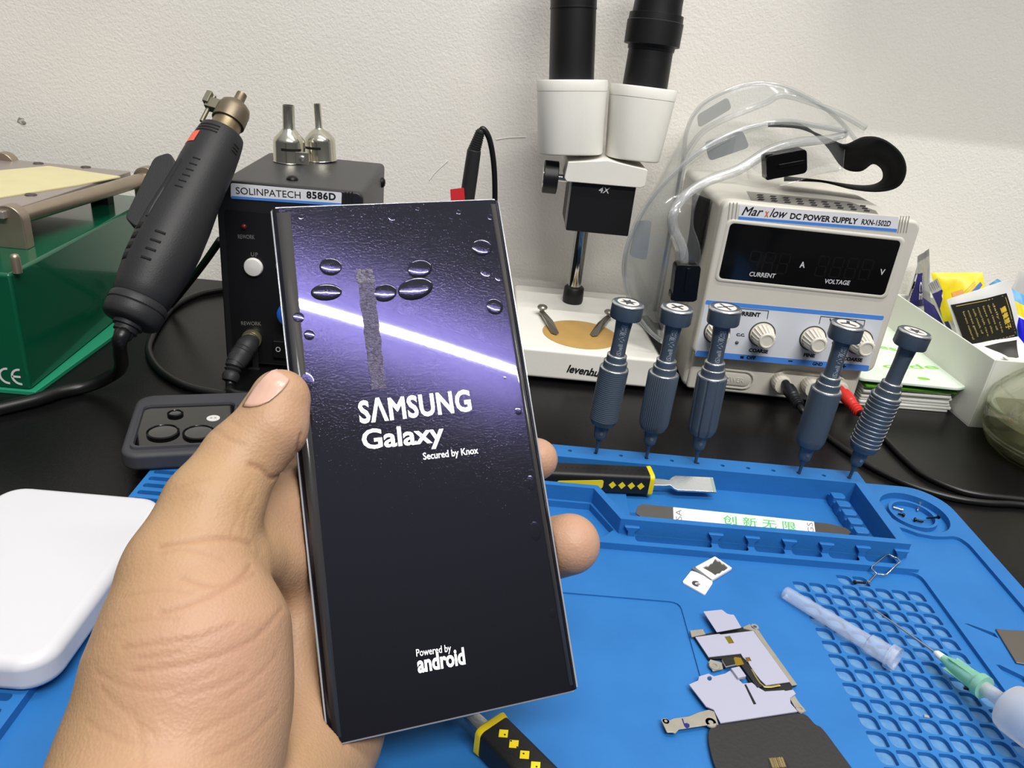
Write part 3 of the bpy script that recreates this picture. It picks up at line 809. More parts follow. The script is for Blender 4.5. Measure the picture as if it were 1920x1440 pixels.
for kx, ky in ((276, 922), (552, 938), (863, 963), (1150, 985)):
    u, v = onpl(*Z6(kx, ky), PF); KM = PF @ T(u, v, 0)
    k = MB()
    k.lathe([(8.6, .1), (8.6, 1), (7.6, 1.2)], 40, KM, mod=None)
    k.lathe([(7.6, 1.2), (7.2, 6), (5.9, 13)], 72, KM, mod=lambda a, z: 1 + .055 * (1 if math.sin(a * 18) > .2 else -1), caps=False)
    k.lathe([(5.9, 13), (5.1, 14.2), (4.2, 14.2), (4.0, 13.8), (0, 13.8)], 36, KM, caps=False)
    kn = mk('knob', k, cream2, ps, 30)
    r_ = MB(); r_.lathe([(9.5, .15), (9.5, .45), (8.6, .45), (8.6, .15)], 40, KM, caps=False); mk('knob_ring', r_, mat('ring_dark', (70, 68, 66), .6), kn)
PB = PSM @ fr((0, 3.5, 0), (1, 0, 0), (0, -1, 0))     # plane of the recessed foot
u, v = onpl(*Z6(368, 1208), PB)
s_ = MB()
def stad(a, b, r, k=8): return [(a + r * math.cos(t), r * math.sin(t)) for t in np.linspace(-math.pi / 2, math.pi / 2, k)] + [(-a + r * math.cos(t), r * math.sin(t)) for t in np.linspace(math.pi / 2, 1.5 * math.pi, k)]
s_.loft([[(x, y, z) for x, y in stad(9, 0, r)] for r, z in ((7.7, 0), (7.3, 1.7), (6.5, 1.7), (6.2, .1), (5.0, .1), (4.8, 1.6), (4.2, 1.9))], True, True, PB @ T(u, v, 0))
pb_ = mk('power_button', s_, cream, ps, 40)
tx = MB(); text(tx, 'POWER', PB @ T(u, v, 0), (-8.5, -2), (8.5, -2), 4, bold=.02, lift=1.8, thick=.5); mk('lettering', tx, cream2, pb_, 0)
u, v = onpl(*Z6(838, 1240), PB)
s_ = MB(); s_.loft([[(x, y, z) for x, y in stad(19, 0, r)] for r, z in ((9.6, 0), (9.2, 2.0), (8.0, 2.0), (7.6, .1), (7, .1))], True, True, PB @ T(u, v, 0))
mk('terminal_surround', s_, cream, ps, 40)
for kx, ky, cm in ((655, 1215, cream2), (838, 1238, cream2), (1000, 1248, mat('terminal_pale', (228, 214, 208), .5))):
    u, v = onpl(*Z6(kx, ky), PB); KM = PB @ T(u, v, 0)
    k = MB(); k.lathe([(5.6, .1), (6.2, 2), (6.6, 9), (6.0, 12), (3, 12.4)], 60, KM, mod=lambda a, z: 1 + .03 * math.sin(a * 20))
    mk('terminal_post', k, cream2, ps, 50)
# vent slots and torn tape on the lid
PT_ = PSM @ fr((0, 0, 144), (1, 0, 0), (0, 0, 1))
vs_ = MB()
for k in range(9):
    for r in range(3):
        x = 30 + k * 9.5 + r * 2; y = 26 + r * 9
        vs_.prism([(x, y), (x + 4.2, y), (x + 7.2, y + 6.5), (x + 3, y + 6.5)], .02, .2, PT_)
mk('vent_slot', vs_, mat('slot_dark', (30, 30, 31), .7), ps, 0)
tp = MB(); tp.prism([(24, 20), (112, 12), (118, 34), (108, 60), (30, 58)], .01, .08, PT_)
mk('lid_tape', tp, mat('tape_grey', (120, 118, 112), .3, vary=.3, vscale=120), ps, 0)
# test leads: plugs and cables
def lead(label, plug_m, pl_px, cab, r=2.1):
    t = thing('test_lead', label, 'cable', tuple(P(*cab[0], z=2)), 'test leads of the power supply')
    a = P(*pl_px[0], y=508); b = P(*pl_px[1], y=488)
    mb = MB(); ax = b - a; L = ax.length
    mb.lathe([(3.2, -9), (3.2, 0), (4.6, .5), (4.9, 4), (4.5, L * .45), (4.3, L * .5), (3.9, L * .52), (3.9, L * .6), (3.7, L * .62), (3.3, L)], 24, frz(a, ax))
    mk('plug', mb, plug_m, t, 40)
    ring_ = MB()
    for k in range(3): ring_.lathe([(3.6, 0), (4.1, .3), (4.1, 1.3), (3.6, 1.6)], 20, frz(a + ax * (.66 + .11 * k), ax))
    mk('strain_relief', ring_, plug_m, t, 40)
    pts = [b, b + ax.normalized() * 8] + [P(*p, z=r) for p in cab]
    mk('cable', MB().tube(cr(pts, 8), r, 10), mat('cable_black', (18, 18, 19), .35, spec=.5), t, 180)
lead('black test lead plugged into the negative terminal of the power supply', mat('plug_black', (26, 27, 30), .4), (Z6(712, 1268), Z6(780, 1375)),
     [(1530, 803), (1549, 817), (1596, 851), (1638, 878), (1704, 909), (1783, 933), (1850, 943), (1925, 948), (2040, 972)])
lead('red test lead plugged into the positive terminal of the power supply', mat('plug_red', (206, 48, 40), .4), (Z6(1050, 1300), Z6(1150, 1420)),
     [(1640, 806), (1661, 825), (1691, 856), (1730, 889), (1783, 914), (1836, 928), (1925, 938), (2040, 952)])

# ================================================================== precision screwdrivers standing in the tray rail
navy = mat('anodised_navy', (76, 86, 96), .4, .15, bump=.05, bscale=2500)
silver = mat('cut_silver', (205, 208, 212), .25, .9)
steel = mat('bit_steel', (96, 100, 106), .35, .8)
capw = mat('cap_print', (205, 203, 198), .5)
capink = mat('cap_ink', (52, 56, 62), .5)
def star(n, r0, r1, rot=0): return [((r0 if k % 2 == 0 else r1) * math.cos(math.pi * k / n + rot), (r0 if k % 2 == 0 else r1) * math.sin(math.pi * k / n + rot)) for k in range(2 * n)]
def bars(angs, a, b, w_):
    out = []
    for t in angs:
        t = math.radians(t); d = Vector((math.cos(t), math.sin(t))); n = Vector((-d.y, d.x)) * w_
        out.append([tuple(d * a + n), tuple(d * a - n), tuple(d * b - n), tuple(d * b + n)])
    return out
def screwdriver(hole, top, kind, label, marks, rs, spin, writing=True):
    a = P(*hole, z=18); a.z = 8; c = P(*top, y=a.y - 1 + 1)
    ax = (c - Vector((a.x, a.y, 18))); L = ax.length; ax.normalize()
    q = T(*(Vector((a.x, a.y, 18)))) ; M = frz(Vector((a.x, a.y, 18)), ax)
    t = thing('precision_screwdriver', label, 'screwdriver', (0, 0, 0), 'precision screwdrivers standing in the tray rail', M=M)
    k = L / 95.0
    z = lambda v: v * k
    sh = MB(); sh.lathe([(.9, -9), (.9, 0), (1.0, z(7)), (1.4, z(7.5)), (1.7, z(8.5)), (1.7, z(11))], 16, M); mk('shaft', sh, steel, t)
    ch = MB(); ch.lathe([(2.2, z(9.5)), (3.4, z(10.5)), (3.7, z(13)), (4.2, z(19)), (5.2, z(20))], 24, M); mk('chuck', ch, navy, t, 50)
    dd = MB(); dd.lathe([(1.0, 0), (1.0, .3)], 12, M @ T(0, -3.7, z(14.5)) @ Matrix.Rotation(math.radians(90), 4, 'X')); mk('lock_dot', dd, mat('dot_silver', (150, 152, 156), .3, .8), t)
    g = MB()
    z0, z1 = z(19), z(56)
    if kind == 'knurl': md = lambda an, zz: 1 + .035 * math.sin(an * 44)
    elif kind == 'flute': md = lambda an, zz: 1 - .10 * max(0, math.cos(an * 9)) ** 6
    else: md = None
    prof = [(5.0, z0), (6.8, z0 + 1.2), (7.9, z0 + 4.0)]
    if kind == 'rings':
        for i in range(12):
            zz = z0 + 4.5 + (z1 - z0 - 5.5) * i / 12
            prof += [(8.25, zz + .25), (8.25, zz + 1.45), (7.9, zz + 1.6), (7.9, zz + 1.9)]
        prof += [(8.3, z1 - .6)]
    elif kind == 'weave':
        for i in range(26):
            zz = z0 + 4.5 + (z1 - z0 - 5.5) * i / 26
            prof += [(8.2, zz + .2), (8.02, zz + .8)]
        prof += [(8.2, z1 - .6)]
    else: prof += [(8.2, z0 + 6), (8.4, z1 - .6)]
    prof += [(8.0, z1)]
    g.lathe(prof, 132 if md else 40, M, mod=md); mk('grip', g, navy, t, 30)
    cl = MB()
    cl.lathe([(6.6, z(56)), (6.6, z(60)), (5.9, z(60.3))], 32, M); cl.lathe([(5.5, z(60)), (5.5, z(64)), (5.0, z(64.3))], 32, M)
    mk('collar', cl, navy, t)
    ed = MB()
    for r, zz in ((8.0, 56), (6.5, 60), (5.45, 64.1)): ed.lathe([(r - 1.5, z(zz) + .32), (r - .35, z(zz) + .32), (r + .12, z(zz) - .25), (r + .02, z(zz) - .75)], 48, M, caps=False)
    if kind == 'rings':
        for i in range(12):
            zz = z0 + 4.5 + (z1 - z0 - 5.5) * i / 12
            ed.lathe([(8.28, zz + 1.28), (8.3, zz + 1.5), (7.95, zz + 1.7)], 48, M, caps=False)
    mk('bright_edge', ed, silver, t, 60)
    nk = MB(); nk.lathe([(4.3, z(63)), (4.1, z(70)), (4.2, z(78)), (4.7, z(85))], 28, M); nek = mk('neck', nk, navy, t)
    cp = MB()
    cp.lathe([(4.5, z(86)), (8.3, z(86.4)), (8.75, z(87.2)), (8.75, z(94.6)), (7.7, z(95.4)), (0, z(95.4))], 72, M, mod=lambda an, zz: 1 - .045 * sum(max(0, math.cos(an - q_)) ** 60 for q_ in (-1.3, .8, 2.9)))
    cap = mk('spinning_cap', cp, navy, t, 40)
    e2 = MB(); e2.lathe([(8.84, z(94.3)), (8.84, z(94.7)), (8.45, z(95.15)), (7.75, z(95.52))], 48, M, caps=False); mk('bright_edge', e2, silver, cap, 60)
    fc = MB(); fc.lathe([(5.9, z(95.35)), (5.9, z(95.35) + .12), (0, z(95.35) + .12)], 32, M); mk('cap_disc', fc, capw, cap)
    sy = MB(); MT = M @ T(0, 0, z(95.35) + .1) @ Matrix.Rotation(math.radians(spin), 4, 'Z')
    for pl in marks: sy.prism(pl, 0, .1, MT)
    mk('symbol', sy, capink, cap, 0)
    if writing:                              # engraving running up the neck, facing the bench edge
        tx = MB()
        vs, fs = glyphs('iShell 小刚炮', .0)
        v_ = np.array(vs); x0, x1 = v_[:, 0].min(), v_[:, 0].max()
        s0, s1 = z(65), z(83.5)
        o_ = []
        for x, y, zz in vs:
            up = s0 + (x - x0) / (x1 - x0) * (s1 - s0); an = math.radians(-92 + rs) - (y - .36) * 3.6 / 4.2
            rr_ = 4.28 + (.05 if zz > 0 else 0) + (.4 if up > z(81) else (.15 if up > z(77.5) else 0))
            o_.append((rr_ * math.cos(an), rr_ * math.sin(an), up))
        tx.add(o_, fs, M); mk('engraving', tx, mat('engraved', (172, 178, 186), .5), nek, 0)
screwdriver((1118, 848), (1178, 568), 'weave', 'navy screwdriver with six-point star on its cap and finely woven grip', [star(6, 4.6, 2.2)], 0, 10)
screwdriver((1212, 858), (1270, 577), 'knurl', 'navy screwdriver with solid cross on its cap and fine straight knurling', bars((0, 90), -4.2, 4.2, .75), 0, 35)
screwdriver((1304, 868), (1360, 577), 'flute', 'navy screwdriver with broken cross on its cap and deep grip flutes', bars((0, 90, 180, 270), 1.9, 5.2, .6) + bars((45,), -1.3, 1.3, 1.3), 0, 20)
screwdriver((1498, 888), (1590, 608), 'plain', 'navy screwdriver with three-armed mark on its cap and smooth matt grip', bars((90, 210, 330), -.4, 4.6, .85), 0, 100)
screwdriver((1592, 897), (1716, 622), 'rings', 'navy screwdriver with silver rings round its grip and five-point star cap', [star(5, 4.6, 1.9, math.radians(90))], 0, 20, False)
# ================================================================== stereo microscope
mwh = mat('microscope_white', (238, 236, 228), .4, bump=.05, bscale=700, vary=.04, vscale=50)
mbk = mat('microscope_black', (20, 20, 22), .45, bump=.04, bscale=1500)
chrome = mat('chrome', (190, 190, 188), .08, 1)
ms = thing('stereo_microscope', 'white and black stereo microscope on a flat white stand', 'microscope', (78, 596, 0))
b_ = MB(); b_.prism(roundpoly([(20, 520), (134, 520), (124, 670), (17, 668)], 6), 3.5, 27)
base_ = mk('stand_base', b_, mwh, ms, 40, bevel=2.5, seg=3)
for x, y in ((30, 530), (124, 530), (28, 660), (116, 660)): mk('rubber_foot', MB().lathe([(6, 0), (6, 3.6)], 14, T(x, y, 0)), _M['rubber_black'], ms)
MF = fr((0, 519.9, 0), (1, 0, 0), (0, -1, 0))
tx = MB(); ptext(tx, 'levenhuk', MF, (1062, 697), (1134, 708), 6.2, bold=.03, shear=.25); ptext(tx, 'Zoom&Joy', MF, (1100, 703), (1133, 708), 1.7, bold=.03)
mk('lettering', tx, inkb, base_, 0)
pl_ = MB(); pl_.lathe([(29.5, 27), (29.5, 27.35), (28.6, 27.5), (0, 27.5)], 56, T(69, 557, 0))
mk('stage_plate', pl_, mat('stage_ochre', (190, 152, 88), .5, vary=.08, vscale=80), ms, 50)
for kx, ky, tx_, ty_ in ((1016, 585, 1043, 628), (1141, 594, 1111, 631)):
    a, b = P(kx, ky, z=30), P(tx_, ty_, z=28.2)
    d = (b - a); n = Vector((-d.y, d.x, 0)).normalized()
    s_ = MB(); s_.loft([[a + n * 2.2 + Vector((0, 0, h)), a - n * 2.2 + Vector((0, 0, h)), a.lerp(b, .5) - n * 2.9 + Vector((0, 0, 1.8 + h)), b.lerp(a, .08) - n * 3 + Vector((0, 0, h)), b + Vector((0, 0, h)), b.lerp(a, .08) + n * 3 + Vector((0, 0, h)), a.lerp(b, .5) + n * 2.9 + Vector((0, 0, 1.8 + h))] for h in (0, .6)], True, True)
    clp = mk('stage_clip', s_, mat('clip_steel', (140, 136, 126), .35, .8), ms, 0)
    mk('clip_knob', MB().lathe([(2, -3), (2, 3), (4, 3.2), (4.2, 4.5), (3.4, 5.6), (0, 5.9)], 18, T(*a)), _M['clip_steel'], clp)
pc = P(1073, 566, z=27)
po = MB(); po.lathe([(5.6, 27), (5.6, 118)], 32, T(pc.x, pc.y, 0)); mk('post', po, chrome, ms)
cl = MB(); cl.lathe([(8.3, 27), (8.9, 30), (8.5, 40), (7.2, 41.5), (5.7, 41.5)], 32, T(pc.x, pc.y, 0)); mk('post_collar', cl, mbk, ms, 50)
# head: black objective housing, white yoke, two prism housings with black eye tubes
HY = 586.0
HM = fr((0, HY, 0), (1, 0, 0), (0, -1, 0))
q = [onpl(*p, HM) for p in ((1063, 340), (1194, 352), (1174, 444), (1061, 432))]
hb = MB()
x0, x1 = q[3][0], q[2][0]
zt, zb = q[0][1], q[3][1]
hb.box(x0, x1 + 1.5, HY, pc.y + 8, zb, zt + 4)
hs = mk('objective_housing', hb, mbk, ms, 40, bevel=.8)
tr = MB(); tr.box(x0 - .9, x0 + .3, HY + .6, HY + 10, zb + 2, zt + 2); mk('side_trim', tr, mat('trim_metal', (168, 166, 160), .3, .8), hs, 0)
tx = MB(); ptext(tx, '4X', HM, (1122, 361), (1143, 363), 4.6, bold=.01, shear=.15); mk('lettering', tx, mat('print_white', (215, 215, 215), .5), hs, 0)
YM = fr((0, HY - 2, 0), (1, 0, 0), (0, -1, 0))
yk = MB(); yk.prism([onpl(*p, YM) for p in ((1058, 333), (1065, 303), (1140, 300), (1212, 317), (1214, 320), (1209, 349), (1200, 352), (1062, 340))], -46, 1.5, YM)
mk('yoke', yk, mwh, ms, 40, bevel=2.2, seg=3)
def oval(rx, ry, n=40, p=2.6): return [(rx * math.copysign(abs(math.cos(t)) ** (2 / p), math.cos(t)), ry * math.copysign(abs(math.sin(t)) ** (2 / p), math.sin(t))) for t in np.linspace(0, 2 * math.pi, n, endpoint=False)]
def prism_head(fl, frt, tl, tr_, tube0, tube1, ring):
    """oval prism housing from photo points of its foot and top corners, at the depth of the head"""
    D = fr((0, HY - 4, 0), (1, 0, 0), (0, -1, 0)); y0 = HY + 20
    w = lambda p: (lambda q_: Vector((q_[0], y0, q_[1])))(onpl(*p, fr((0, y0 - 24, 0), (1, 0, 0), (0, -1, 0))))
    a, b, c, d = w(fl), w(frt), w(tr_), w(tl)
    cb, ct = (a + b) / 2, (c + d) / 2; ax = (ct - cb).normalized(); tilt = Vector((0, .075, 0))
    ax = (ax + tilt).normalized(); ux = ((b - a) + (c - d)).normalized()
    wb, wt = (b - a).length / 2, (c - d).length / 2; h = (ct - cb).length
    M = fr(cb, ux, ax)
    mb = MB(); rg = []
    for k, z in ((.95, -.3), (.985, .3), (1, 1.6), (1, h - 8.2), (.985, h - 8.0), (.985, h - 7.7), (1.004, h - 7.5), (1.004, h - 1.2), (.98, h), (.5, h)):
        wd = wb + (wt - wb) * max(0, min(1, z / h)); rg.append([(x, y, z) for x, y in oval(wd * k, 25 * k)])
    mb.loft(rg, True, True, M)
    o = mk('prism_housing', mb, mwh, ms, 30)
    p0, p1 = w(tube0), w(tube1); rr_ = tube1[2] if len(tube1) > 2 else 0
    return M, h, o
wy = fr((0, HY - 4, 0), (1, 0, 0), (0, -1, 0))
M1, h1, o1 = prism_head((1010, 292), (1135, 300), (1008, 155), (1147, 154), (1030, 150), (1118, 152), None)
M2, h2, o2 = prism_head((1142, 300), (1243, 313), (1153, 157), (1281, 180), (1210, 160), (1250, 170), None)
k_ = .37
def eyetube(M, h, off, prof, parent):
    mb = MB(); mb.lathe(prof, 48, M @ T(off, 0, h)); return mk('eye_tube', mb, mbk, ms, 35)
eyetube(M1, h1, -.6, [(16.6, -1), (16.4, 47), (16.9, 47.2), (16.9, 48), (16.6, 48.2), (16.8, 80), (19, 82), (19, 104), (14, 106), (13, 103)], ms)
eyetube(M2, h2, 1.0, [(16.6, -1), (16.2, 25), (16.9, 25.2), (17.2, 28), (20.2, 28.6), (20.3, 44), (19.6, 44.6), (19.4, 49), (17.6, 49.4), (17.2, 56), (17.2, 82), (19, 84), (19, 104), (14, 106), (13, 103)], ms)
fk = P(1032, 332, y=HY + 14)
kb = MB(); kb.lathe([(11.5, -5.5), (12.3, -5), (12.3, 5), (11.5, 5.5), (7, 5.5)], 40, frz(fk, (1, 0, 0)), mod=lambda a, z: 1 + .012 * math.sin(a * 30)); kn = mk('focus_knob', kb, mbk, ms, 30)
mk('knob_shaft', MB().lathe([(3, 0), (3, 16), (4, 16), (4, 22)], 18, frz(fk + Vector((4, 0, 0)), (1, 0, 0))), chrome, kn)
mk('knob_cap', MB().lathe([(8, -6.3), (9, -5.9), (9, -5.2)], 30, frz(fk, (1, 0, 0))), chrome, kn)

# ================================================================== safety goggles draped over the power supply
gg = thing('safety_goggles', 'clear plastic safety goggles with black strap resting on the power supply', 'goggles', (150, 580, 28))
clear = clear_mat('goggle_lens', (254, 255, 255), .03, .03, .05, .22)
rimm = clear_mat('goggle_rim', (253, 254, 254), .17, .10, .04, .5, (250, 251, 252))
yn, yf = 530.0, 645.0
Np = [P(x, y, y=yn + o) for x, y, o in ((1586, 246, 30), (1530, 236, 22), (1470, 228, 12), (1405, 238, 6), (1340, 266, 0), (1285, 305, -3), (1230, 360, -5), (1192, 420, -5), (1172, 480, -3), (1172, 530, 0), (1188, 580, 0), (1215, 618, 0), (1240, 640, 0))]
Sp = [P(x, y, y=yn + o) for x, y, o in ((1586, 252, 32), (1545, 262, 26), (1490, 268, 18), (1440, 284, 12), (1385, 318, 6), (1330, 338, 2), (1290, 362, -2), (1266, 392, -12), (1262, 425, -16), (1280, 470, -18), (1278, 520, -18), (1260, 575, -14), (1244, 642, -4))]
Fp = [P(x, y, y=yf) for x, y in ((1612, 272), (1570, 222), (1520, 185), (1460, 160), (1405, 157), (1345, 178), (1308, 205), (1288, 245), (1284, 300), (1278, 360), (1262, 430), (1248, 510), (1248, 585))]
Gp = [P(x, y, y=yf - 4) for x, y in ((1623, 240), (1583, 217), (1530, 196), (1469, 179), (1434, 194), (1370, 219), (1325, 242), (1300, 268), (1292, 305), (1286, 370), (1272, 440), (1256, 520), (1250, 585))]
for L_ in (Fp, Gp):
    for p_ in L_:
        if p_.z < 154: p_.x = min(p_.x, 142.5)
Nc, Sc, Fc, Gc = [cr(x, 5) for x in (Np, Sp, Fp, Gp)]
mk('lens', MB().sheet(Nc, Fc, rows=6), clear, gg, 180, solid=1.0)
mk('side_shell', MB().sheet(Nc, Sc, rows=4), clear, gg, 180, solid=1.0)
mk('side_shell', MB().sheet(Fc, Gc, rows=4), clear, gg, 180, solid=1.0)
mk('rim', MB().tube(Nc, 1.7, 8), rimm, gg, 180)
mk('rim', MB().tube(Fc, 1.7, 8), rimm, gg, 180)
mk('face_seal', MB().tube(Sc, [2.2, 3.2, 3.6, 3.6, 3.4, 3.6, 3.6, 3.2, 2.4], 10), rimm, gg, 180)
mk('face_seal', MB().tube(Gc, 2.4, 10), rimm, gg, 180)
skirt = [P(x, y, y=yn + 8 + o) for x, y, o in ((1580, 320, 26), (1530, 328, 20), (1480, 345, 12), (1430, 352, 8), (1380, 345, 4), (1330, 346, -12), (1308, 372, -24), (1300, 420, -26), (1314, 470, -28), (1308, 530, -28), (1280, 590, -22), (1250, 640, -12), (1247, 643, -10))]
skirt = [lid(p) for p in skirt]
mk('seal_flange', MB().sheet(Sc, cr(skirt, 5), rows=4), clear, gg, 180, solid=1.0)
gryv = clear_mat('vent_frosted', (178, 180, 180), .35, .06, .3)
def vent_patch(pxs, y, th=1.2):
    pts = [P(*p, y=y) for p in pxs]; n = (pts[1] - pts[0]).cross(pts[3] - pts[0]).normalized(); M = fr(pts[0], pts[1] - pts[0], n); Mi = M.inverted()
    mb = MB(); mb.prism(roundpoly([tuple((Mi @ p))[:2] for p in pts], 3), -th / 2, th / 2, M); mk('vent_cover', mb, gryv, gg, 0)
vent_patch([(1307, 216), (1364, 182), (1372, 203), (1310, 240)], yf - 3)
vent_patch([(1321, 266), (1392, 244), (1405, 276), (1330, 302)], yn + 4)
vent_patch([(1192, 414), (1222, 412), (1212, 488), (1180, 480)], yn + 4)
bgl = mat('gloss_black', (10, 10, 11), .22, spec=.3)
def vent(c, ln, wd, dp, ang):
    M = fr(c, (math.cos(ang), 0, math.sin(ang)), (0, -1, 0))
    mb = MB(); mb.prism(rrect(-ln / 2, ln / 2, -wd / 2, wd / 2, 3), -6, dp, M)
    mb.prism(rrect(-ln / 2, -ln / 2 + ln * .22, -wd / 2 - .6, wd / 2 + .6, 1.5), -6, dp - 2, M)
    mb.box(-ln / 2 + ln * .3, ln / 2 - 2, -1.2, 1.2, dp, dp + .7, M)
    mk('strap_buckle', mb, bgl, gg, 40, bevel=1.2)
vent(P(1470, 306, y=yn + 6), 27, 16, 6, math.radians(16))
vent(P(1284, 527, y=yn - 20), 26, 17, 6, math.radians(94))
fab = mat('elastic_strap', (17, 17, 18), .9, bump=.4, bscale=1800)
Sa = [P(x, y, y=yn + 24 + o) for x, y, o in ((1440, 236, 40), (1500, 240, 26), (1555, 262, 12), (1585, 272, 4), (1620, 258, 2), (1655, 262, 6), (1688, 288, 10), (1698, 320, 14), (1685, 348, 22), (1650, 358, 30), (1600, 354, 36), (1540, 340, 40), (1470, 338, 40))]
Sb = [P(x, y, y=yn + 60 + o) for x, y, o in ((1440, 232, 30), (1500, 234, 22), (1548, 270, 10), (1580, 312, 4), (1612, 320, 2), (1636, 306, 4), (1652, 314, 6), (1657, 328, 8), (1652, 340, 12), (1634, 348, 18), (1600, 348, 24), (1530, 338, 30), (1470, 332, 34))]
Sa, Sb = [lid(p) for p in Sa], [lid(p) for p in Sb]
mk('strap', MB().sheet(cr(Sa, 5), cr(Sb, 5), rows=3), fab, gg, 180, solid=1.6)
La = [P(x, y, x=146.3) for x, y in ((1330, 374), (1322, 420), (1312, 470), (1298, 515), (1280, 560))]
Lb = [P(x, y, x=145.8) for x, y in ((1300, 362), (1296, 420), (1288, 470), (1276, 515), (1260, 560))]
mk('strap', MB().sheet(cr(La, 5), cr(Lb, 5), rows=3), fab, gg, 180, solid=1.6)
Qa = [P(x, y, z=z) for x, y, z in ((1192, 596, 32), (1206, 610, 30), (1222, 638, 28.6), (1237, 664, 28.6))]
Qb = [P(x, y, z=z) for x, y, z in ((1212, 592, 34), (1226, 606, 31), (1240, 630, 29), (1246, 655, 28.8))]
mk('strap', MB().sheet(cr(Qa, 5), cr(Qb, 5), rows=2), fab, gg, 180, solid=1.2)
# ================================================================== hot air rework station
dmet = mat('station_metal', (62, 62, 64), .42, .3, bump=.15, bscale=1800)
dpl = mat('station_plastic', (30, 30, 33), .45, bump=.06, bscale=1500)
rs = thing('rework_station', 'black hot air rework station box with white button and white name plate', 'rework station', (0, 0, 0), M=T(-184.5, 500, 0) @ Matrix.Rotation(math.radians(1.6), 4, 'Z'))
RM = TH[rs.name].inverted()
mk('case', MB().box(.5, 92, 3, 121, 3, 130, RM), dmet, rs, 40, bevel=3.5, seg=3)
fb = MB(); fb.prism(rrect(-1, 93.5, 2.5, 131, 5), -6, .2, RM @ fr((0, 0, 0), (1, 0, 0), (0, -1, 0))); mk('front_bezel', fb, dpl, rs, 40, bevel=1.4, seg=3)
SF = RM @ fr((0, -.2, 0), (1, 0, 0), (0, -1, 0))
fp = MB(); fp.prism(rrect(4, 88.5, 5, 112, 2), 0, .35, SF); fpo = mk('front_panel', fp, mat('panel_black', (20, 20, 23), .4), rs, 0)
for x in (12, 80):
    for y in (14, 110): mk('rubber_foot', MB().lathe([(5, 0), (5, 3.4)], 14, RM @ T(x, y, 0)), _M['rubber_black'], rs)
lb = MB(); patch(lb, [(433, 343), (641, 361), (640, 385), (433, 371)], SF, .1, .25, r=1.2); lab = mk('name_plate', lb, mat('label_white', (228, 228, 232), .35), rs, 0)
lb = MB(); patch(lb, [(434, 367), (640, 381), (640, 386), (434, 372)], SF, .32, .1); mk('stripe', lb, lbm, lab, 0)
tx = MB(); ptext(tx, 'SOLINPATECH', SF, (443, 363), (564, 372), 4.6, lift=.38); ptext(tx, '8586D', SF, (575, 371), (630, 375), 4.5, bold=.035, lift=.38, sp=1.1)
mk('lettering', tx, inkb, lab, 0)
gv = MB()
for x in (417, 423, 428): patch(gv, [(x, 340), (x + 2.4, 340), (x + 3, 368), (x + .6, 368)], SF, .05, .2)
for x in (647, 653, 659): patch(gv, [(x, 360), (x + 2.4, 360), (x + 3, 382), (x + .6, 382)], SF, .05, .2)
mk('grip_line', gv, mat('groove_black', (10, 10, 11), .8), rs, 0)
def sdisc(px, py, prof, m_, nm, par, n=28, z=.3):
    u, v = onpl(px, py, SF); b2 = MB(); b2.lathe(prof, n, SF @ T(u, v, z)); return mk(nm, b2, m_, par, 40)
sdisc(458, 425, [(1.9, 0), (1.9, .6), (1.2, 1.5), (0, 1.8)], mat('led_red', (92, 24, 26), .25), 'indicator_led', rs)
sdisc(476, 500, [(6.3, 0), (6.3, 1.6), (5.7, 2.5), (4, 2.8), (0, 2.9)], mat('button_white', (226, 224, 220), .45), 'push_button', rs, 40)
sdisc(536, 498, [(6.3, 0), (6.3, 1.6), (5.7, 2.5), (4, 2.8), (0, 2.9)], _M['button_white'], 'push_button', rs, 40)
tx = MB(); ptext(tx, 'REWORK', SF, (447, 447), (478, 448), 2.9, lift=.4); ptext(tx, 'UP', SF, (471, 480), (484, 481), 2.9, sp=1.25, lift=.4)
ptext(tx, 'REWORK', SF, (453, 609), (490, 610), 2.9, lift=.4)
mk('lettering', tx, mat('print_dim', (122, 120, 118), .6), fpo, 0)
sdisc(549, 583, [(9, 0), (8.6, 9), (7, 10), (0, 10)], mat('knob_blue', (40, 96, 190), .4), 'temperature_knob', rs, 40)
nb = sdisc(474, 633, [(6.4, 0), (6.8, 1), (6.8, 3.4), (5.6, 3.6), (5.6, 5.2), (6.3, 5.4), (6.3, 8), (5.4, 8.6)], mat('socket_brass', (176, 170, 140), .28, .85), 'cable_socket', rs, 32)
cpm = MB(); u, v = onpl(479, 706, SF)
cpm.loft([[(a, b_, z) for a, b_ in circ(0, 0, r, 28)] for r, z in ((8.2, 1), (8.2, 4), (6.6, 4.2), (6.2, 2))], True, True, SF @ T(u, v, 0))
cpm.box(u - 1, u + 3, v + 6, v + 22, 1.2, 2.4, SF); mk('socket_cap', cpm, mat('rubber_cap', (26, 26, 27), .7), rs, 40)
sw = MB(); u, v = onpl(527, 652, SF); sw.box(u - 5, u + 8, v - 7, v + 6, .2, 3, SF); swo = mk('rocker_switch', sw, mat('switch_black', (18, 18, 19), .35), rs, 0, bevel=.6)
tx = MB(); text(tx, 'O', SF @ T(0, 0, 2.95), (u - 3, v - 2), (u + .4, v - 2), 4); mk('lettering', tx, mat('print_white', (215, 215, 215), .5), swo, 0)
sc_ = P(548, 337, z=130)
mk('lid_screw', MB().lathe([(4, 0), (3.8, 1.2), (2.4, 2.4), (0, 2.8)], 20, T(sc_.x, sc_.y, 130)), mat('screw_black', (28, 28, 29), .4, .5), rs)
mk('side_screw', MB().lathe([(4, 0), (3.8, 1.2), (2.4, 2.4), (0, 2.8)], 20, RM @ fr((92, 104, 118), (0, 1, 0), (1, 0, 0))), _M['screw_black'], rs)
hb = MB(); hb.box(-5, 1, 70, 110, 28, 96, RM); mk('handle_holder', hb, dpl, rs, 0, bevel=2)

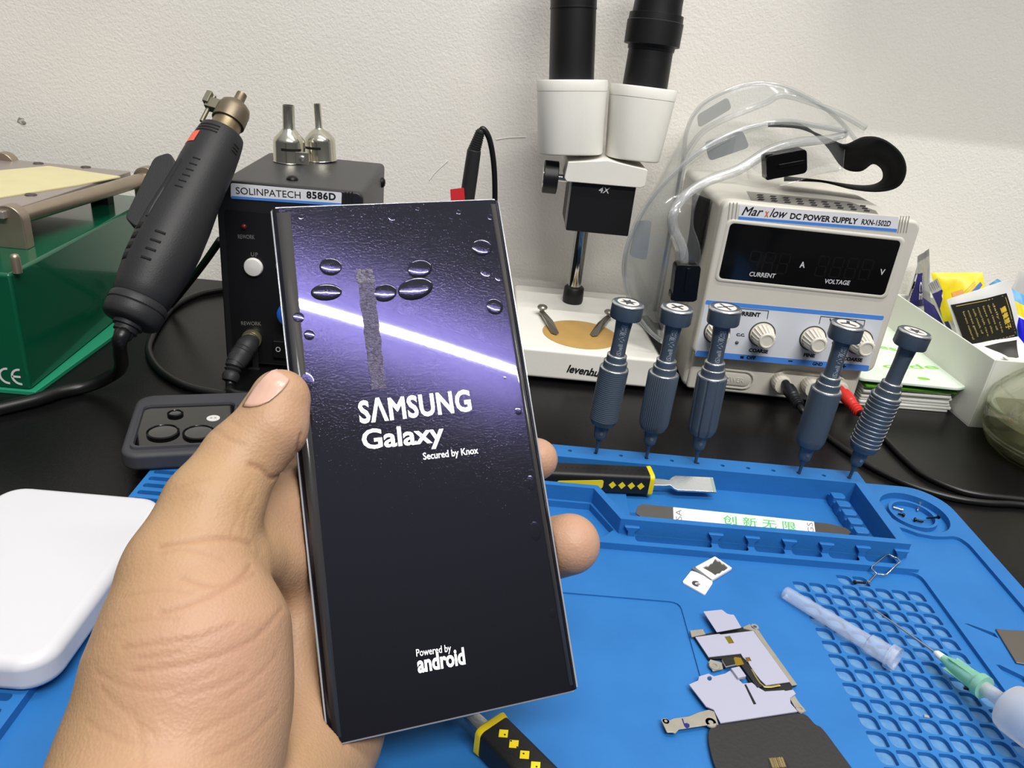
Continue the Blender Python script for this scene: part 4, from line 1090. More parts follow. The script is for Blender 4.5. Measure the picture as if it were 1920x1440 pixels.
# two hot air nozzles standing on the lid
nick = mat('nozzle_nickel', (208, 205, 190), .16, .95, vary=.1, vscale=70)
def nozzle(px, py, tube_r, tilt, label, h0, oval_=1.0, oy=0):
    c = P(px, py, z=130.3)
    M = T(c.x, c.y + oy, 130.3) @ Matrix.Rotation(math.radians(tilt), 4, 'Y')
    t = thing('air_nozzle', label, 'nozzle', (0, 0, 0), 'hot air nozzles', M=M)
    b2 = MB(); b2.lathe([(11.3, 0), (11.9, .3), (11.5, 1), (11.4, 14.5), (10.6, 16.8), (7, 20.8), (tube_r + 1.2, 22.6), (tube_r + .1, 24), (tube_r, h0), (tube_r - .6, h0), (tube_r - .7, 28)], 44, M, caps=False)
    mk('shell', b2, nick, t, 50)
    sl = MB()
    sl.loft([[(r * math.cos(a), r * math.sin(a), z) for a in np.linspace(math.radians(-150 if tilt else -105), math.radians(-75 if tilt else -28), 12)] for r, z in ((11.52, 9.2), (11.52, 11.0))], False, False, M)
    mk('shell_slot', sl, mat('slot_black', (12, 12, 12), .8), t, 180)
    return t, M
t1, NM = nozzle(543, 303, 4.3, 0, 'nickel air nozzle with the wider spout on the rework station lid', 40)
nozzle(603, 300, 2.6, -4, 'nickel air nozzle with the thin bent spout on the rework station lid', 41, oy=-1)
cl = MB(); q = fr((11.6, -8.6, 4.8), (1, .1, 0), (.1, -1, 0)); cl.prism(rrect(-4.6, 4.6, -4.4, 4.4, .8), -1.2, .4, NM @ q); co = mk('clamp_tab', cl, nick, t1, 0, bevel=.3)
sc_ = MB(); sc_.lathe([(2.3, .3), (2.3, 1.2), (1.6, 1.8), (0, 1.9)], 18, NM @ q); mk('clamp_screw', sc_, mat('screw_bright', (200, 200, 200), .25, .9), co, 40)

# ================================================================== hot air gun leaning against the station
gunm = mat('gun_black', (40, 40, 42), .5, bump=.12, bscale=1300, spec=.4)
GA, GB = P(243, 604, y=398), P(452, 180, y=506)
gax = (GB - GA); GL = gax.length; gax.normalize(); GM = frz(GA, gax)
gun = thing('hot_air_gun', 'black hot air gun handle leaning between the green machine and rework station', 'hot air gun', (0, 0, 0), M=GM)
def gr_(t, rpx): return (rpx * mmpx(GA.lerp(GB, t)), t * GL)
hd = MB(); hd.lathe([gr_(*q) for q in ((.085, 49), (.09, 51), (.13, 54), (.22, 60), (.32, 61), (.42, 58), (.52, 53), (.60, 50), (.66, 49.5), (.70, 48), (.76, 45), (.80, 42), (.815, 40), (.815, 30))], 56, GM); mk('handle', hd, gunm, gun, 40)
ec = MB(); ec.lathe([gr_(*q) for q in ((-.005, 30), (0, 46), (.008, 51), (.03, 53), (.05, 53), (.054, 51), (.058, 53), (.078, 53), (.085, 50))], 56, GM); eco = mk('end_cap', ec, gunm, gun, 40)
R0 = gr_(.2, 56)[0]
def on_gun(ang0, ang1, t0, t1, rp, n=6, lift=.15):
    a = np.linspace(math.radians(ang0), math.radians(ang1), n); out = []
    for t in (t0, t1):
        r, z = gr_(t, rp(t)); out.append([((r + lift) * math.cos(x), (r + lift) * math.sin(x), z) for x in a])
    return out
rp = lambda t: np.interp(t, [.09, .13, .22, .32, .42, .52, .60, .66, .70, .76, .80], [51, 54, 60, 61, 58, 53, 50, 49.5, 48, 45, 42])
slm = mat('slot_black', (12, 12, 12), .8)
for n_, nm_, a0, a1, t0, dt, h_ in ((3, 'air_slot', -128, -72, .762, .014, .006), (3, 'air_slot', -28, -8, .735, .014, .006)):
    for k in range(n_): mk(nm_, MB().loft(on_gun(a0, a1, t0 + dt * k, t0 + dt * k + h_, rp), False, False, GM), slm, gun, 180, solid=.1)
for n_, a0, a1, t0, dt, h_ in ((6, -98, -82, .50, .026, .005), (4, -92, -74, .20, .035, .009), (4, -132, -124, .19, .04, .026), (4, -140, -133, .19, .04, .026)):
    for k in range(n_):
        mk('grip_rib', MB().loft(on_gun(a0 + k, a1 + k, t0 + dt * k, t0 + dt * k + h_, rp), False, False, GM), slm, gun, 180, solid=.1)
st = MB(); st.loft(on_gun(-156, -112, .705, .755, rp, 10, .25), False, False, GM); mk('warning_sticker', st, mat('sticker_red', (236, 96, 76), .45), gun, 180)
tr = MB(); tr.tube([GM @ Vector(p) for p in [(lambda r, z: (r * math.cos(math.radians(-120)), r * math.sin(math.radians(-120)), z))(*gr_(t, rp(t))) for t in np.linspace(.36, .62, 8)]], .8, 6); mk('handle_seam', tr, gunm, gun, 60)
tb = MB(); tb.lathe([gr_(*q) for q in ((.81, 28), (.815, 27), (.90, 26.5))], 40, GM); mk('heater_tube', tb, mat('heater_steel', (158, 142, 112), .38, .9, vary=.35, vscale=60), gun, 40)
nz_ = MB(); nz_.lathe([gr_(*q) for q in ((.868, 28), (.87, 30.5), (.925, 30), (.945, 27), (.958, 20), (.963, 11), (.968, 10), (1.008, 9.6), (1.008, 7), (.98, 7))], 40, GM, caps=False); nzo = mk('nozzle', nz_, mat('nozzle_dull', (142, 130, 110), .42, .85, vary=.3, vscale=70), gun, 40)
cm_ = MB(); r, z = gr_(.93, 28); cm_.box(-r - 8, -r + 1, -3, 3, z - 4, z + 3, GM); cm_.box(-r - 9.5, -r - 6, -4.5, 4.5, z - 2, z + 6, GM); cm_.lathe([(1.4, -14), (1.4, 6)], 10, GM @ T(-r - 6, 0, z)); mk('nozzle_clamp', cm_, mat('clamp_dull', (128, 124, 108), .45, .8), nzo, 30, bevel=.4)
hk = MB(); r, z = gr_(.5, 51); hk.prism(roundpoly([(-4, -22), (5, -26), (9, 20), (2, 26), (-5, 20)], 3), -7, 7, GM @ fr((-r - 5, -2, z - 2), (1, 0, 0), (0, -1, 0))); mk('hanger_tab', hk, gunm, gun, 40, bevel=1.2)
bt_ = MB(); bt_.lathe([(8.5, 1), (8.0, -3), (6.4, -3.4), (6.4, -6), (5.2, -6.4), (4.8, -9), (4.2, -10)], 28, GM); mk('cable_boot', bt_, gunm, eco, 40)
cab = [GM @ Vector((0, 0, -4)), GM @ Vector((0, 0, -13)), P(226, 688, z=24), P(198, 710, z=11), P(160, 725, z=5), P(115, 735, z=4.2), P(60, 752, z=4.2), P(-60, 780, z=4.2)]
mk('cable', MB().tube(cr(cab, 8), 4.1, 12), mat('cable_black', (18, 18, 19), .35), gun, 180)
# cables behind and below the gun
def cable(label, pts, r, name='cable'):
    o = mk(name, MB().tube(cr(pts, 8), r, 10), mat('cable_black', (18, 18, 19), .35), None, 180, label=label, cat='cable'); return o
cable('thin black cable looping over the bench in front of the rework station', [P(*p, z=2.6) for p in ((420, 543), (370, 553), (325, 576), (296, 612), (279, 648), (284, 674), (306, 700), (350, 724), (420, 739), (500, 743), (620, 740))], 2.5)
cable('stiff black cord running behind the hot air gun beside the station', [P(413, 450, y=545), P(385, 490, y=560), P(352, 533, y=575), P(325, 566, y=590), P(305, 585, z=3), P(286, 600, z=3)], 2.8)
# plug in the lower socket
pg = thing('din_plug', 'black ribbed cable plug in the lower socket of the rework station', 'plug', tuple(P(432, 735, z=0)))
a, b, c = P(468, 642, y=492), P(440, 684, y=474), P(430, 716, y=466)
ax1 = (b - a); d1 = ax1.length; M1_ = frz(a, ax1)
pm = MB(); pm.lathe([(5.2, -4), (6.6, 0), (7.2, 2), (7.2, d1 * .3), (6.6, d1 * .36), (7.4, d1 * .42), (6.7, d1 * .5), (7.5, d1 * .56), (6.8, d1 * .66), (7.2, d1 * .74), (6.2, d1)], 32, M1_)
mk('plug_body', pm, gunm, pg, 40)
ax2 = (c - b); d2 = ax2.length; pm = MB(); pm.lathe([(5.6, -2), (6.0, d2 * .1), (4.6, d2 * .2), (5.8, d2 * .3), (4.5, d2 * .42), (5.4, d2 * .52), (5.9, d2 * .7), (5.0, d2 * .95), (3.4, d2)], 28, frz(b, ax2)); mk('strain_relief', pm, gunm, pg, 40)
mk('cable', MB().tube(cr([c - ax2.normalized() * 2, P(432, 728, y=462), P(436, 737, z=7), P(470, 742, z=8.5), P(560, 740, z=8.5), P(640, 735, z=8.5)], 8), 3.0, 10), mat('cable_black', (18, 18, 19), .35), pg, 180)

# soldering iron standing behind the phone
si = thing('soldering_iron', 'slim black soldering iron upright behind the phone with a red tag', 'soldering iron', tuple(P(860, 470, y=604)))
a, b = P(876, 372, y=604), P(889, 282, y=604); ax = (b - a).normalized(); L = (b - a).length
ih = MB(); ih.lathe([(5.2, -70), (6.2, -60), (5.8, -8), (5.6, L * .6), (5.3, L), (4.8, L + .5)], 28, frz(a, ax)); mk('handle', ih, gunm, si, 40)
foot_ = a - ax * 70; lo_z = foot_.z
bar = MB(); tt = (foot_.z - .2) / ax.z; bar.lathe([(.6, -70 - tt + .6), (2.2, -70 - tt + 10), (2.2, -69)], 18, frz(a, ax)); mk('heated_tip', bar, steel, si, 40)
top = P(902, 243, y=604); pr = []
for i in range(9): pr += [(4.9 - i * .16, i * .1), (4.9 - i * .16, i * .1 + .06), (4.3 - i * .16, i * .1 + .07), (4.3 - i * .16, i * .1 + .095)]
ax2 = (top - b); sr = MB(); sr.lathe([(r, z * ax2.length * 1.05) for r, z in pr] + [(2.4, ax2.length * 1.0)], 24, frz(b, ax2)); mk('strain_relief', sr, gunm, si, 40)
mk('cable', MB().tube(cr([top - ax2.normalized() * 3, top + Vector((1.5, 0, .6)), P(918, 262, y=604), P(926, 310, y=604), P(928, 372, y=606), P(926, 440, y=610), P(915, 500, y=615), P(880, 548, z=3), P(820, 560, z=3)], 8), 2.2, 10), mat('cable_black', (18, 18, 19), .35), si, 180)
rt = MB(); rt.prism(roundpoly([onpl(*p, fr((0, 598, 0), (1, 0, 0), (0, -1, 0))) for p in ((844, 355), (870, 352), (872, 380), (846, 383))], .8), -.3, .3, fr((0, 598, 0), (1, 0, 0), (0, -1, 0))); mk('paper_tag', rt, mat('tag_red', (214, 48, 52), .5), si, 0)

# ================================================================== green separator machine
grn = mat('green_enamel', (12, 84, 58), .16, bump=.03, bscale=350, spec=.5, coat=.4)
alu = mat('satin_metal', (172, 158, 140), .32, .75, vary=.12, vscale=60)
gm = thing('screen_separator', 'green enamelled screen separator machine with metal heating plate on top', 'machine', (-380, 540, 0))
mk('body', MB().prism([(-470, 430.8), (-283.4, 430.8), (-292.5, 646), (-470, 646)], 3, 78.6), grn, gm, 40, bevel=2.2, seg=3)
mk('base_flange', MB().prism([(-476, 427.5), (-280, 429.5), (-277.5, 527), (-276, 655), (-476, 655)], 0, 3), mat('green_flange_lit', (34, 138, 102), .35), gm, 0, bevel=.5)  # body green made lighter here to stand for light on the flange top
CEM = fr((0, 430.7, 0), (1, 0, 0), (0, -1, 0)); ce = MB()
for cx_, cy_, e in ((15, 705, 0), (38, 707, 1)):
    u, v = onpl(cx_, cy_, CEM); R_ = 5.6
    def arc(r, a0, a1): return [(u + r * math.cos(t), v + r * math.sin(t)) for t in np.linspace(math.radians(a0), math.radians(a1), 16)]
    ce.prism(arc(R_, 85, 275) + arc(R_ - 1.3, 275, 85), 0, .15, CEM)
    if e: ce.box(u - R_ + .6, u + .2, v - .65, v + .65, 0, .15, CEM)
mk('ce_lettering', ce, mat('print_white', (215, 215, 215), .5), gm, 0)
ZP = 103.0
pc_ = [P(245, 321, z=ZP), P(5, 397, z=ZP)]
xr = (pc_[0].x + pc_[1].x) / 2
plate = MB(); plate.prism([(-470, pc_[1].y), (pc_[1].x, pc_[1].y), (pc_[0].x, pc_[0].y), (-470, pc_[0].y)], ZP - 5, ZP); pl_o = mk('heating_plate', plate, mat('plate_grey', (168, 158, 152), .4, .5), gm, 0, bevel=.7)
sh = MB(); sh.prism(roundpoly([tuple(P(*p, z=ZP))[:2] for p in ((-60, 327), (92, 313), (228, 333), (150, 348), (-60, 382))], 2), .1, .9, T(0, 0, ZP)); mk('cover_sheet', sh, mat('sheet_cream', (214, 205, 160), .6, vary=.06, vscale=60), pl_o, 0)
for p in ((72, 307), (161, 314), (58, 366)):
    c = P(*p, z=ZP); s_ = MB(); s_.lathe([(3.8, 0), (3.6, .7), (3, .9), (0, .9)], 18, T(c.x, c.y, ZP)); s_.box(c.x - 3, c.x + 3, c.y - .5, c.y + .5, ZP + .9, ZP + 1.05); mk('plate_screw', s_, mat('screw_dark', (112, 104, 96), .4, .8), pl_o, 0)
yb = pc_[0].y - 4; ra, rb = P(276, 334, y=yb), P(22, 410, y=pc_[1].y + 8)
rod = MB(); rod.tube([rb.lerp(ra, -.02), ra], 5.2, 24); mk('guide_rod', rod, alu, gm, 60)
def bracket(c, h=None):
    M = fr((c.x, c.y, 0), (1, 0, 0), (0, -1, 0)); b2 = MB()
    arc_ = [(9.3 * math.cos(t), c.z + 9.3 * math.sin(t)) for t in np.linspace(0, math.pi, 16)]
    b2.prism([(9.3, 78.4)] + arc_ + [(-9.3, 78.4)], -4.5, 4.5, M); return mk('rod_bracket', b2, alu, gm, 40, bevel=.8)
bracket(ra); bracket(rb)
ra2, rb2 = Vector((ra.x - 105, ra.y, ra.z)), Vector((rb.x - 105, rb.y, rb.z))
lk = P(8, 294, y=yb); bracket(Vector((lk.x, lk.y, ra.z)))
for p in ((192, 380),):
    c = P(*p, z=79); mk('plate_foot', MB().box(c.x - 7, c.x + 7, c.y - 5, c.y + 5, 78.4, ZP - 5), mat('foot_black', (20, 20, 20), .6), gm, 0, bevel=.5)
c = P(27, 512, z=78.6); pin = MB(); pin.lathe([(2.6, 78), (2.6, 87), (2.0, 89), (0, 89.6)], 18, T(c.x, c.y + 3, 0)); mk('stop_pin', pin, alu, gm, 60)

# ================================================================== phone in a dark case, and the power bank
tl, bl_ = P(268, 746, z=19.5), P(237, 846, z=19.5)
v_ = (tl - bl_); wv = v_.length + 9; v_.normalize(); CM = fr(tuple(bl_.lerp(tl, .5)) , (v_.y, -v_.x, 0), (0, 0, 1)); CM = CM @ T(-3.5, 0, -19.5)
cp_ = thing('phone_in_case', 'dark grey cased phone lying face down with its camera block showing', 'phone', (0, 0, 0), M=CM)
cs = MB(); cs.prism(rrect(0, 163, -wv / 2, wv / 2, 10, 8), 9.1, 19.5, CM); mk('case', cs, mat('case_grey', (58, 58, 63), .6, bump=.05, bscale=2500), cp_, 40, bevel=2.6, seg=3)
CT = CM @ T(0, 0, 19.5)
q = [onpl(*p, CT) for p in ((277, 760), (448, 764), (424, 838), (250, 834))]
x0, x1 = (q[0][0] + q[3][0]) / 2, (q[1][0] + q[2][0]) / 2; y0, y1 = (q[2][1] + q[3][1]) / 2, (q[0][1] + q[1][1]) / 2
fr_ = MB(); fr_.loft([[(x, y, z) for x, y in rrect(x0 - e, x1 + e, y0 - e, y1 + e, 4, 5)] for e, z in ((2.2, -.2), (1.8, 1.5), (.6, 1.7), (.3, .4))], True, False, CT); mk('camera_frame', fr_, _M['case_grey'], cp_, 50)
gl_ = MB(); gl_.prism(rrect(x0, x1, y0, y1, 4), -.2, .5, CT); glo = mk('camera_glass', gl_, mat('camera_black', (9, 9, 10), .08, coat=.5), cp_, 0)
lensm = mat('lens_glass', (14, 15, 20), .05, coat=1)
for px, py, r in ((306, 814, 8.4), (373, 815, 8.4), (329, 779, 4.3)):
    u, v = onpl(px, py, CT); l = MB(); l.lathe([(r, .4), (r, 1.7), (r - .9, 2.1), (r - 1.2, 1.7)], 36, CT @ T(u, v, 0), caps=False); lo2 = mk('lens_ring', l, mat('ring_black', (26, 26, 28), .2, .6), glo, 40)
    l = MB(); l.lathe([(r - 1.1, 1.55), (r * .5, 1.7), (0, 1.75)], 36, CT @ T(u, v, 0), caps=False); mk('lens', l, lensm, glo, 180)
u, v = onpl(400, 786, CT); l = MB(); l.lathe([(3.6, .4), (3.6, .75), (0, .85)], 28, CT @ T(u, v, 0), caps=False); fl = mk('flash', l, mat('flash_pale', (206, 206, 204), .3), glo, 40)
l = MB()
for d in (-1.1, 1.1): l.lathe([(.75, .8), (.6, 1.0), (0, 1.05)], 12, CT @ T(u + d, v, 0), caps=False)
mk('flash_led', l, mat('led_shade', (150, 148, 138), .3), fl, 40)

pbk = MB(); pbk.prism(rrect(-218, -143, 197, 302, 12, 8), 9.1, 24)
mk('power_bank', pbk, mat('white_plastic', (203, 203, 208), .4, spec=.4), None, 40, bevel=4.5, seg=4, label='white rounded power bank lying on the ribbed edge of the mat', cat='power bank')
# ================================================================== tools and small parts on the mat
yel = mat('handle_yellow', (232, 208, 28), .45, bump=.05, bscale=900)
hbk = mat('handle_black', (22, 22, 23), .5, bump=.1, bscale=1500)
blade = mat('blade_steel', (196, 200, 200), .22, .9, bump=.04, bscale=900)
def pry_tool(label, M, length, wd, hg, face, blade_fn, bar_len):
    """M: x along the tool towards the blade, origin at the yellow collar; face = frame of the printed side"""
    t = thing('pry_tool', label, 'pry tool', (0, 0, 0), 'pry tools', M=M)
    h = MB(); pr = rrect(-wd / 2, wd / 2, 0, hg, 2.2)
    X = lambda x, k=1: [(x, y * k, hg / 2 + (z - hg / 2) * k) for y, z in pr]
    h.loft([X(-length, .7), X(-length + 3, .95), X(-length + 12), X(-2.5)], True, True, M)
    ho = mk('handle', h, hbk, t, 40, bevel=.4)
    c = MB(); c.loft([X(-2.8, 1.03), X(-.6, 1.07), X(0, .98)], True, True, M); mk('collar', c, yel, t, 40)
    F = M @ face
    d = MB()
    for k in range(4):
        x = -7.5 - k * 5.4; d.prism([(x - 2.1, 0), (x, -2.3), (x + 2.1, 0), (x, 2.3)], -.3, .18, F)
    mk('diamond_inlay', d, yel, ho, 0)
    p = MB(); p.prism(roundpoly([(-29, 3.0), (-29, -2.4), (-33, -3.0), (-29 - bar_len, -3.0), (-29 - bar_len, 1.2)], 1.4), -.3, .2, F); mk('yellow_inlay', p, yel, ho, 0)
    r = MB()
    for k in range(22): r.lathe([(.45, 0), (.3, .3), (0, .35)], 8, M @ T(-5 - k * 3.2, 0, hg))
    mk('grip_dots', r, hbk, ho, 40)
    blade_fn(t, M)
    return t
a, b = P(1040, 893, z=14), P(1221, 901, z=14)
ax = (b - a).normalized(); M = fr((b.x, b.y, 7.7), (ax.x, ax.y, 0), (0, 0, 1))
def flat_blade(t, M):
    BT = M @ T(0, 0, 5.5) @ Matrix.Rotation(math.radians(24), 4, 'X') @ T(0, 0, -6.5)
    s = MB(); s.loft([[(x, y * w_, z) for y, z in ((-1, 5.0), (1, 5.0), (1, 6.6), (-1, 6.6))] for x, w_ in ((-1, 2.4), (8, 2.2), (11, 1.8), (13, 3.8), (15, 5.0), (36, 5.0))], True, True, BT)
    mk('blade', s, blade, t, 30, bevel=.25)
    e = MB(); e.prism([(36, -5), (37.6, -5), (37.6, 5), (36, 5)], 5.2, 6.3, BT); mk('blade_edge', e, mat('edge_green', (150, 172, 160), .3, .7), t, 0)
pry_tool('pry tool with yellow and black handle and flat chisel blade in the tray', M, 92, 12.5, 12.5, fr((0, -6.25, 6.2), (1, 0, 0), (0, -1, 0)) , flat_blade, 26)
a, b = P(1020, 1480, z=11), P(915, 1372, z=11)
ax = (b - a).normalized(); M = fr((b.x, b.y, 5.1), (ax.x, ax.y, 0), (0, 0, 1))
def slim_blade(t, M):
    s = MB(); s.loft([[(x, y * w_, z * k) for y, z in ((-1, 4.0), (1, 4.0), (1, 6.4), (-1, 6.4))] for x, w_, k in ((-1, 3.0, 1), (6, 2.8, 1), (20, 1.2, .9), (50, 1.0, .5))], True, True, M)
    mk('blade', s, blade, t, 30, bevel=.25)
pry_tool('pry tool with yellow and black handle lying on the mat under the phone', M, 92, 13, 12, fr((0, 0, 12), (1, 0, 0), (0, 0, 1)), slim_blade, 26)

# steel spudger with a printed sleeve leaning in the tray behind its front wall
a, b = P(1192, 958, z=13), P(1590, 1003, z=9)
sp_ax = b - a; L = sp_ax.length
SM_ = fr(a, sp_ax, (0, -.55, .83))
sd = thing('spudger', 'flat steel spudger with white sleeve printed in green behind the tray wall', 'spudger', (0, 0, 0), M=SM_)
s_ = MB(); s_.prism(roundpoly([(0, -1.5), (4, -4.2), (L - 12, -3.6), (L - 3, -2.2), (L, 0), (L - 3, 2.2), (L - 12, 3.6), (4, 4.2), (1, 3)], 1), -.4, .4, SM_); mk('steel_strip', s_, mat('strip_steel', (40, 35, 30), .4, .3, vary=.3, vscale=80), sd, 0)
s_ = MB(); s_.prism([(20, -4.1), (L - 20, -3.9), (L - 20, 3.9), (20, 4.1)], -.7, .7, SM_); slv = mk('sleeve', s_, mat('sleeve_white', (226, 226, 224), .4), sd, 0, bevel=.3)
tx = MB(); text(tx, '创 新 无 限', SM_, (L * .40, -2.6), (L * .74, -2.6), 5.0, lift=.7, full=True, bold=.01); mk('lettering', tx, mat('ink_green', (60, 176, 84), .5), slv, 0)
tx = MB(); text(tx, 'SA', SM_ @ Matrix.Rotation(math.pi / 2, 4, 'Z'), (-3, -24.5), (3, -24.5), 3.4, lift=.72); text(tx, 'GS', SM_ @ Matrix.Rotation(math.pi / 2, 4, 'Z'), (-3, -(L - 21)), (3, -(L - 21)), 3.4, lift=.72); mk('lettering', tx, mat('ink_grey', (120, 110, 116), .5), slv, 0)

# SIM card and its tray
ZS = 5.1
def quad(pxs, z, r=.8): return roundpoly([tuple(P(*p, z=z))[:2] for p in pxs], r)
card = thing('sim_card', 'small white chip card with a dark round emblem on the mat', 'card', tuple(P(1306, 1092, z=ZS)))
c_ = MB(); c_.prism(quad([(1279, 1091), (1296, 1069.5), (1305, 1072), (1333, 1086), (1337, 1092), (1322, 1115)], 6.0, 1.1), 5.05, 6.0); co = mk('card_body', c_, mat('card_white', (222, 220, 226), .35), card, 0, bevel=.15)
e_ = MB(); k0 = P(1305.5, 1094.5, z=6); EM = T(k0.x, k0.y, 6.0) @ Matrix.Rotation(math.radians(-25), 4, 'Z')
outer = [(2.1 * math.cos(t), 2.1 * math.sin(t)) for t in np.linspace(math.radians(60), math.radians(320), 18)]
e_.prism(outer + [(.2, -.9), (-.5, -.2), (-.6, .5), (.2, 1.2)], .01, .05, EM)
e_.prism([(0, .35), (.9, .75), (2.0, .7), (1.6, .1), (.7, -.1), (-.1, -.1)], .01, .05, EM); e_.prism([(.1, -.5), (1, -.3), (1.8, -.6), (1.0, -1.0), (.2, -.9)], .01, .05, EM)
mk('emblem', e_, mat('print_dark', (66, 62, 64), .5), co, 0)
e_ = MB()
for k in range(3):
    p0, p1 = P(1299.5 + 11.5 * k, 1075.5 + 5.2 * k, z=6), P(1307.5 + 11.5 * k, 1079.5 + 5.2 * k, z=6); text(e_, ('1105', '4390', '8217')[k], T(0, 0, 6.0), tuple(p0)[:2], tuple(p1)[:2], 1.3, lift=.02, thick=.03)
mk('digits', e_, mat('ink_pale', (196, 192, 198), .5), co, 0)
tr = thing('sim_tray', 'small white card tray with grey metal plate beside the chip card', 'card tray', tuple(P(1338, 1065, z=ZS)))
frp = quad([(1303.5, 1063), (1340.5, 1043), (1373, 1065), (1336, 1087)], 6.6, .6)
ctr_ = Vector(P(1340, 1063, z=6.6)).to_2d()
hole_ = [tuple(P(*p, z=6.6))[:2] for p in ((1317, 1064), (1325, 1060.5), (1328, 1061.5), (1333, 1056), (1336, 1055.5), (1341, 1047.5), (1345, 1051), (1349, 1051.5), (1353, 1056), (1357, 1057), (1365, 1064.5), (1358, 1070), (1354, 1070.5), (1349, 1075.5), (1345, 1075.5), (1341, 1078.5), (1334, 1073.5), (1326, 1069))]
mk('tray_frame', holed([(frp, [hole_], 5.3, 6.6)]), _M['card_white'], tr, 0)
c_ = MB(); c_.prism(frp, 5.05, 5.4); c_.prism([tuple(Vector(p) * .94 + ctr_ * .06) for p in frp], 5.4, 5.9); mk('metal_plate', c_, mat('tray_metal', (100, 98, 90), .4, .6), tr, 0)
c_ = MB(); c_.prism(quad([(1297, 1066), (1301, 1063.5), (1335, 1086), (1334, 1089)], 5.9, .3), 5.05, 6.0); mk('tray_edge', c_, mat('edge_grey', (128, 130, 126), .4, .5), tr, 0)

# eject pin, screws
Z7 = lambda x, y: (1440 + x / 3.79, 780 + y / 3.79)
ep = [P(*Z7(712, 1186), z=5.7), P(*Z7(772, 1122), z=7)]
lp = [(772, 1122), (735, 1086), (738, 1072), (835, 992), (860, 984), (922, 1014), (938, 1036), (846, 1122), (832, 1132)]
lpz = [7, 8, 8.5, 10.5, 10.8, 10.8, 10.5, 8, 7]
loop = [P(*Z7(*p), z=z) for p, z in zip(lp, lpz)]
pin = MB(); pin.tube([ep[0], ep[1]], .45, 8); pin.tube(loop + [loop[0]], .45, 8); pin.lathe([(.9, -.6), (1, 0), (.9, .6)], 10, T(ep[0].x, ep[0].y, 6.1))
mk('eject_pin', pin, chrome, None, 50, label='bent wire eject pin with loop resting on the tray ledge', cat='eject pin')
def screw(p0, p1, z, label, m_, r=.65, name='screw'):
    a, b = P(*p0, z=z), P(*p1, z=z); d = b - a; L = d.length
    mb = MB(); mb.lathe([(.2, 0), (r * .8, .5)] + [(r * (1 if i % 2 else .8), .5 + (L - 1.6) * i / 8) for i in range(9)] + [(r * 1.7, L - 1.0), (r * 1.7, L - .3), (r * 1.2, L), (0, L)], 12, frz(a, d))
    mk(name, mb, m_, None, 40, label=label, cat='screw', group='loose screws')
bsc = mat('screw_blue_black', (24, 26, 34), .3, .6); ssc = mat('screw_silver', (208, 208, 206), .2, .9)
screw(Z7(883, 646), Z7(962, 671), 6.3, 'silver screw lying against the rim of the round screw dish', ssc)
screw(Z7(1062, 672), Z7(1086, 612), 6.3, 'silver screw pointing at the bench, alone at the back of the dish', ssc)
screw(Z7(922, 694), Z7(972, 706), 6.3, 'black screw lying just below the silver one in the dish', bsc)
screw(Z7(1106, 752), Z7(1036, 734), 6.3, 'black screw near the front rim of the screw dish', bsc, .75)
screw(Z7(1124, 726), Z7(1218, 718), 8.6, 'black screw lying across the inner ring of the screw dish', bsc)
screw(Z7(696, 1186), Z7(608, 1181), 5.8, 'black screw at the foot of the wire eject pin', bsc)

# needle cap, syringe
frost = mat('frosted_plastic', (232, 234, 238), .4, trans=.65, ior=1.3, spec=.4)
cap_c = clear_mat('cap_clear', (252, 253, 255), .26, .05, .2, .25, (226, 236, 250))
a, b = P(1471, 1110, z=8.3), P(1682, 1238, z=10.4); ax = b - a; L = ax.length
nc = thing('needle_cap', 'translucent plastic needle cap lying across the parts grid', 'needle cap', tuple(a.lerp(b, .5)))
CMx = frz(a, ax)
s_ = MB(); s_.lathe([(2.6, 0), (3.1, .4), (3.2, 2), (3.6, L * .76), (4.3, L * .77), (4.4, L * .935), (3.0, L * .935)], 28, CMx, caps=False); s_.lathe([(0, .2), (2.6, 0)], 28, CMx, caps=False); mk('cap_tube', s_, cap_c, nc, 50)
s_ = MB(); s_.lathe([(4.4, L * .93), (5.6, L * .935), (5.6, L), (3.8, L), (3.7, L * .94)], 28, CMx, caps=False); mk('cap_rim', s_, cap_c, nc, 50)
n0, n1, n2 = P(1620, 1129, z=7), P(1757, 1226, z=11.5), P(1846, 1290, z=15.5)
sy = thing('syringe', 'frosted syringe with green needle hub pointing across the parts grid', 'syringe', tuple(n2))
s_ = MB(); s_.tube([n0, n0.lerp(n1, .5), n1.lerp(n2, .1)], [.25, .45, .5], 10); mk('needle', s_, mat('needle_steel', (178, 178, 176), .18, .9), sy, 60)
ax = (n2 - n1); L = ax.length; HM_ = frz(n1, ax)
hub = mat('hub_green', (176, 234, 208), .35, trans=.6, ior=1.15)
s_ = MB(); s_.lathe([(1.1, 0), (1.5, L * .1), (2.6, L * .3), (3.3, L * .45), (4.0, L * .8), (4.1, L * .86), (5.0, L * .88), (5.0, L), (3.4, L)], 28, HM_)
for k in range(4):
    s_.box(-.35, .35, 2.0, 4.0, L * .3, L * .86, HM_ @ Matrix.Rotation(math.pi / 2 * k + .6, 4, 'Z'))
mk('needle_hub', s_, hub, sy, 40)
s_ = MB(); s_.lathe([(.9, -1.2), (1.6, 0), (1.7, L * .14), (1.2, L * .2)], 18, HM_); mk('glue_bead', s_, mat('glue_white', (226, 236, 232), .3), sy, 60)
BM_ = frz(n2, ax)
s_ = MB(); s_.lathe([(2.8, -2), (3.0, 8.5), (5.5, 9), (9.3, 11.5), (9.9, 14), (10.1, 60), (10.1, 75)], 40, BM_ @ T(0, 0, 0)); mk('barrel', s_, frost, sy, 40)
s_ = MB(); s_.lathe([(11, 75), (15, 75.2), (15, 77), (11, 77)], 30, BM_); mk('flange', s_, frost, sy, 40)

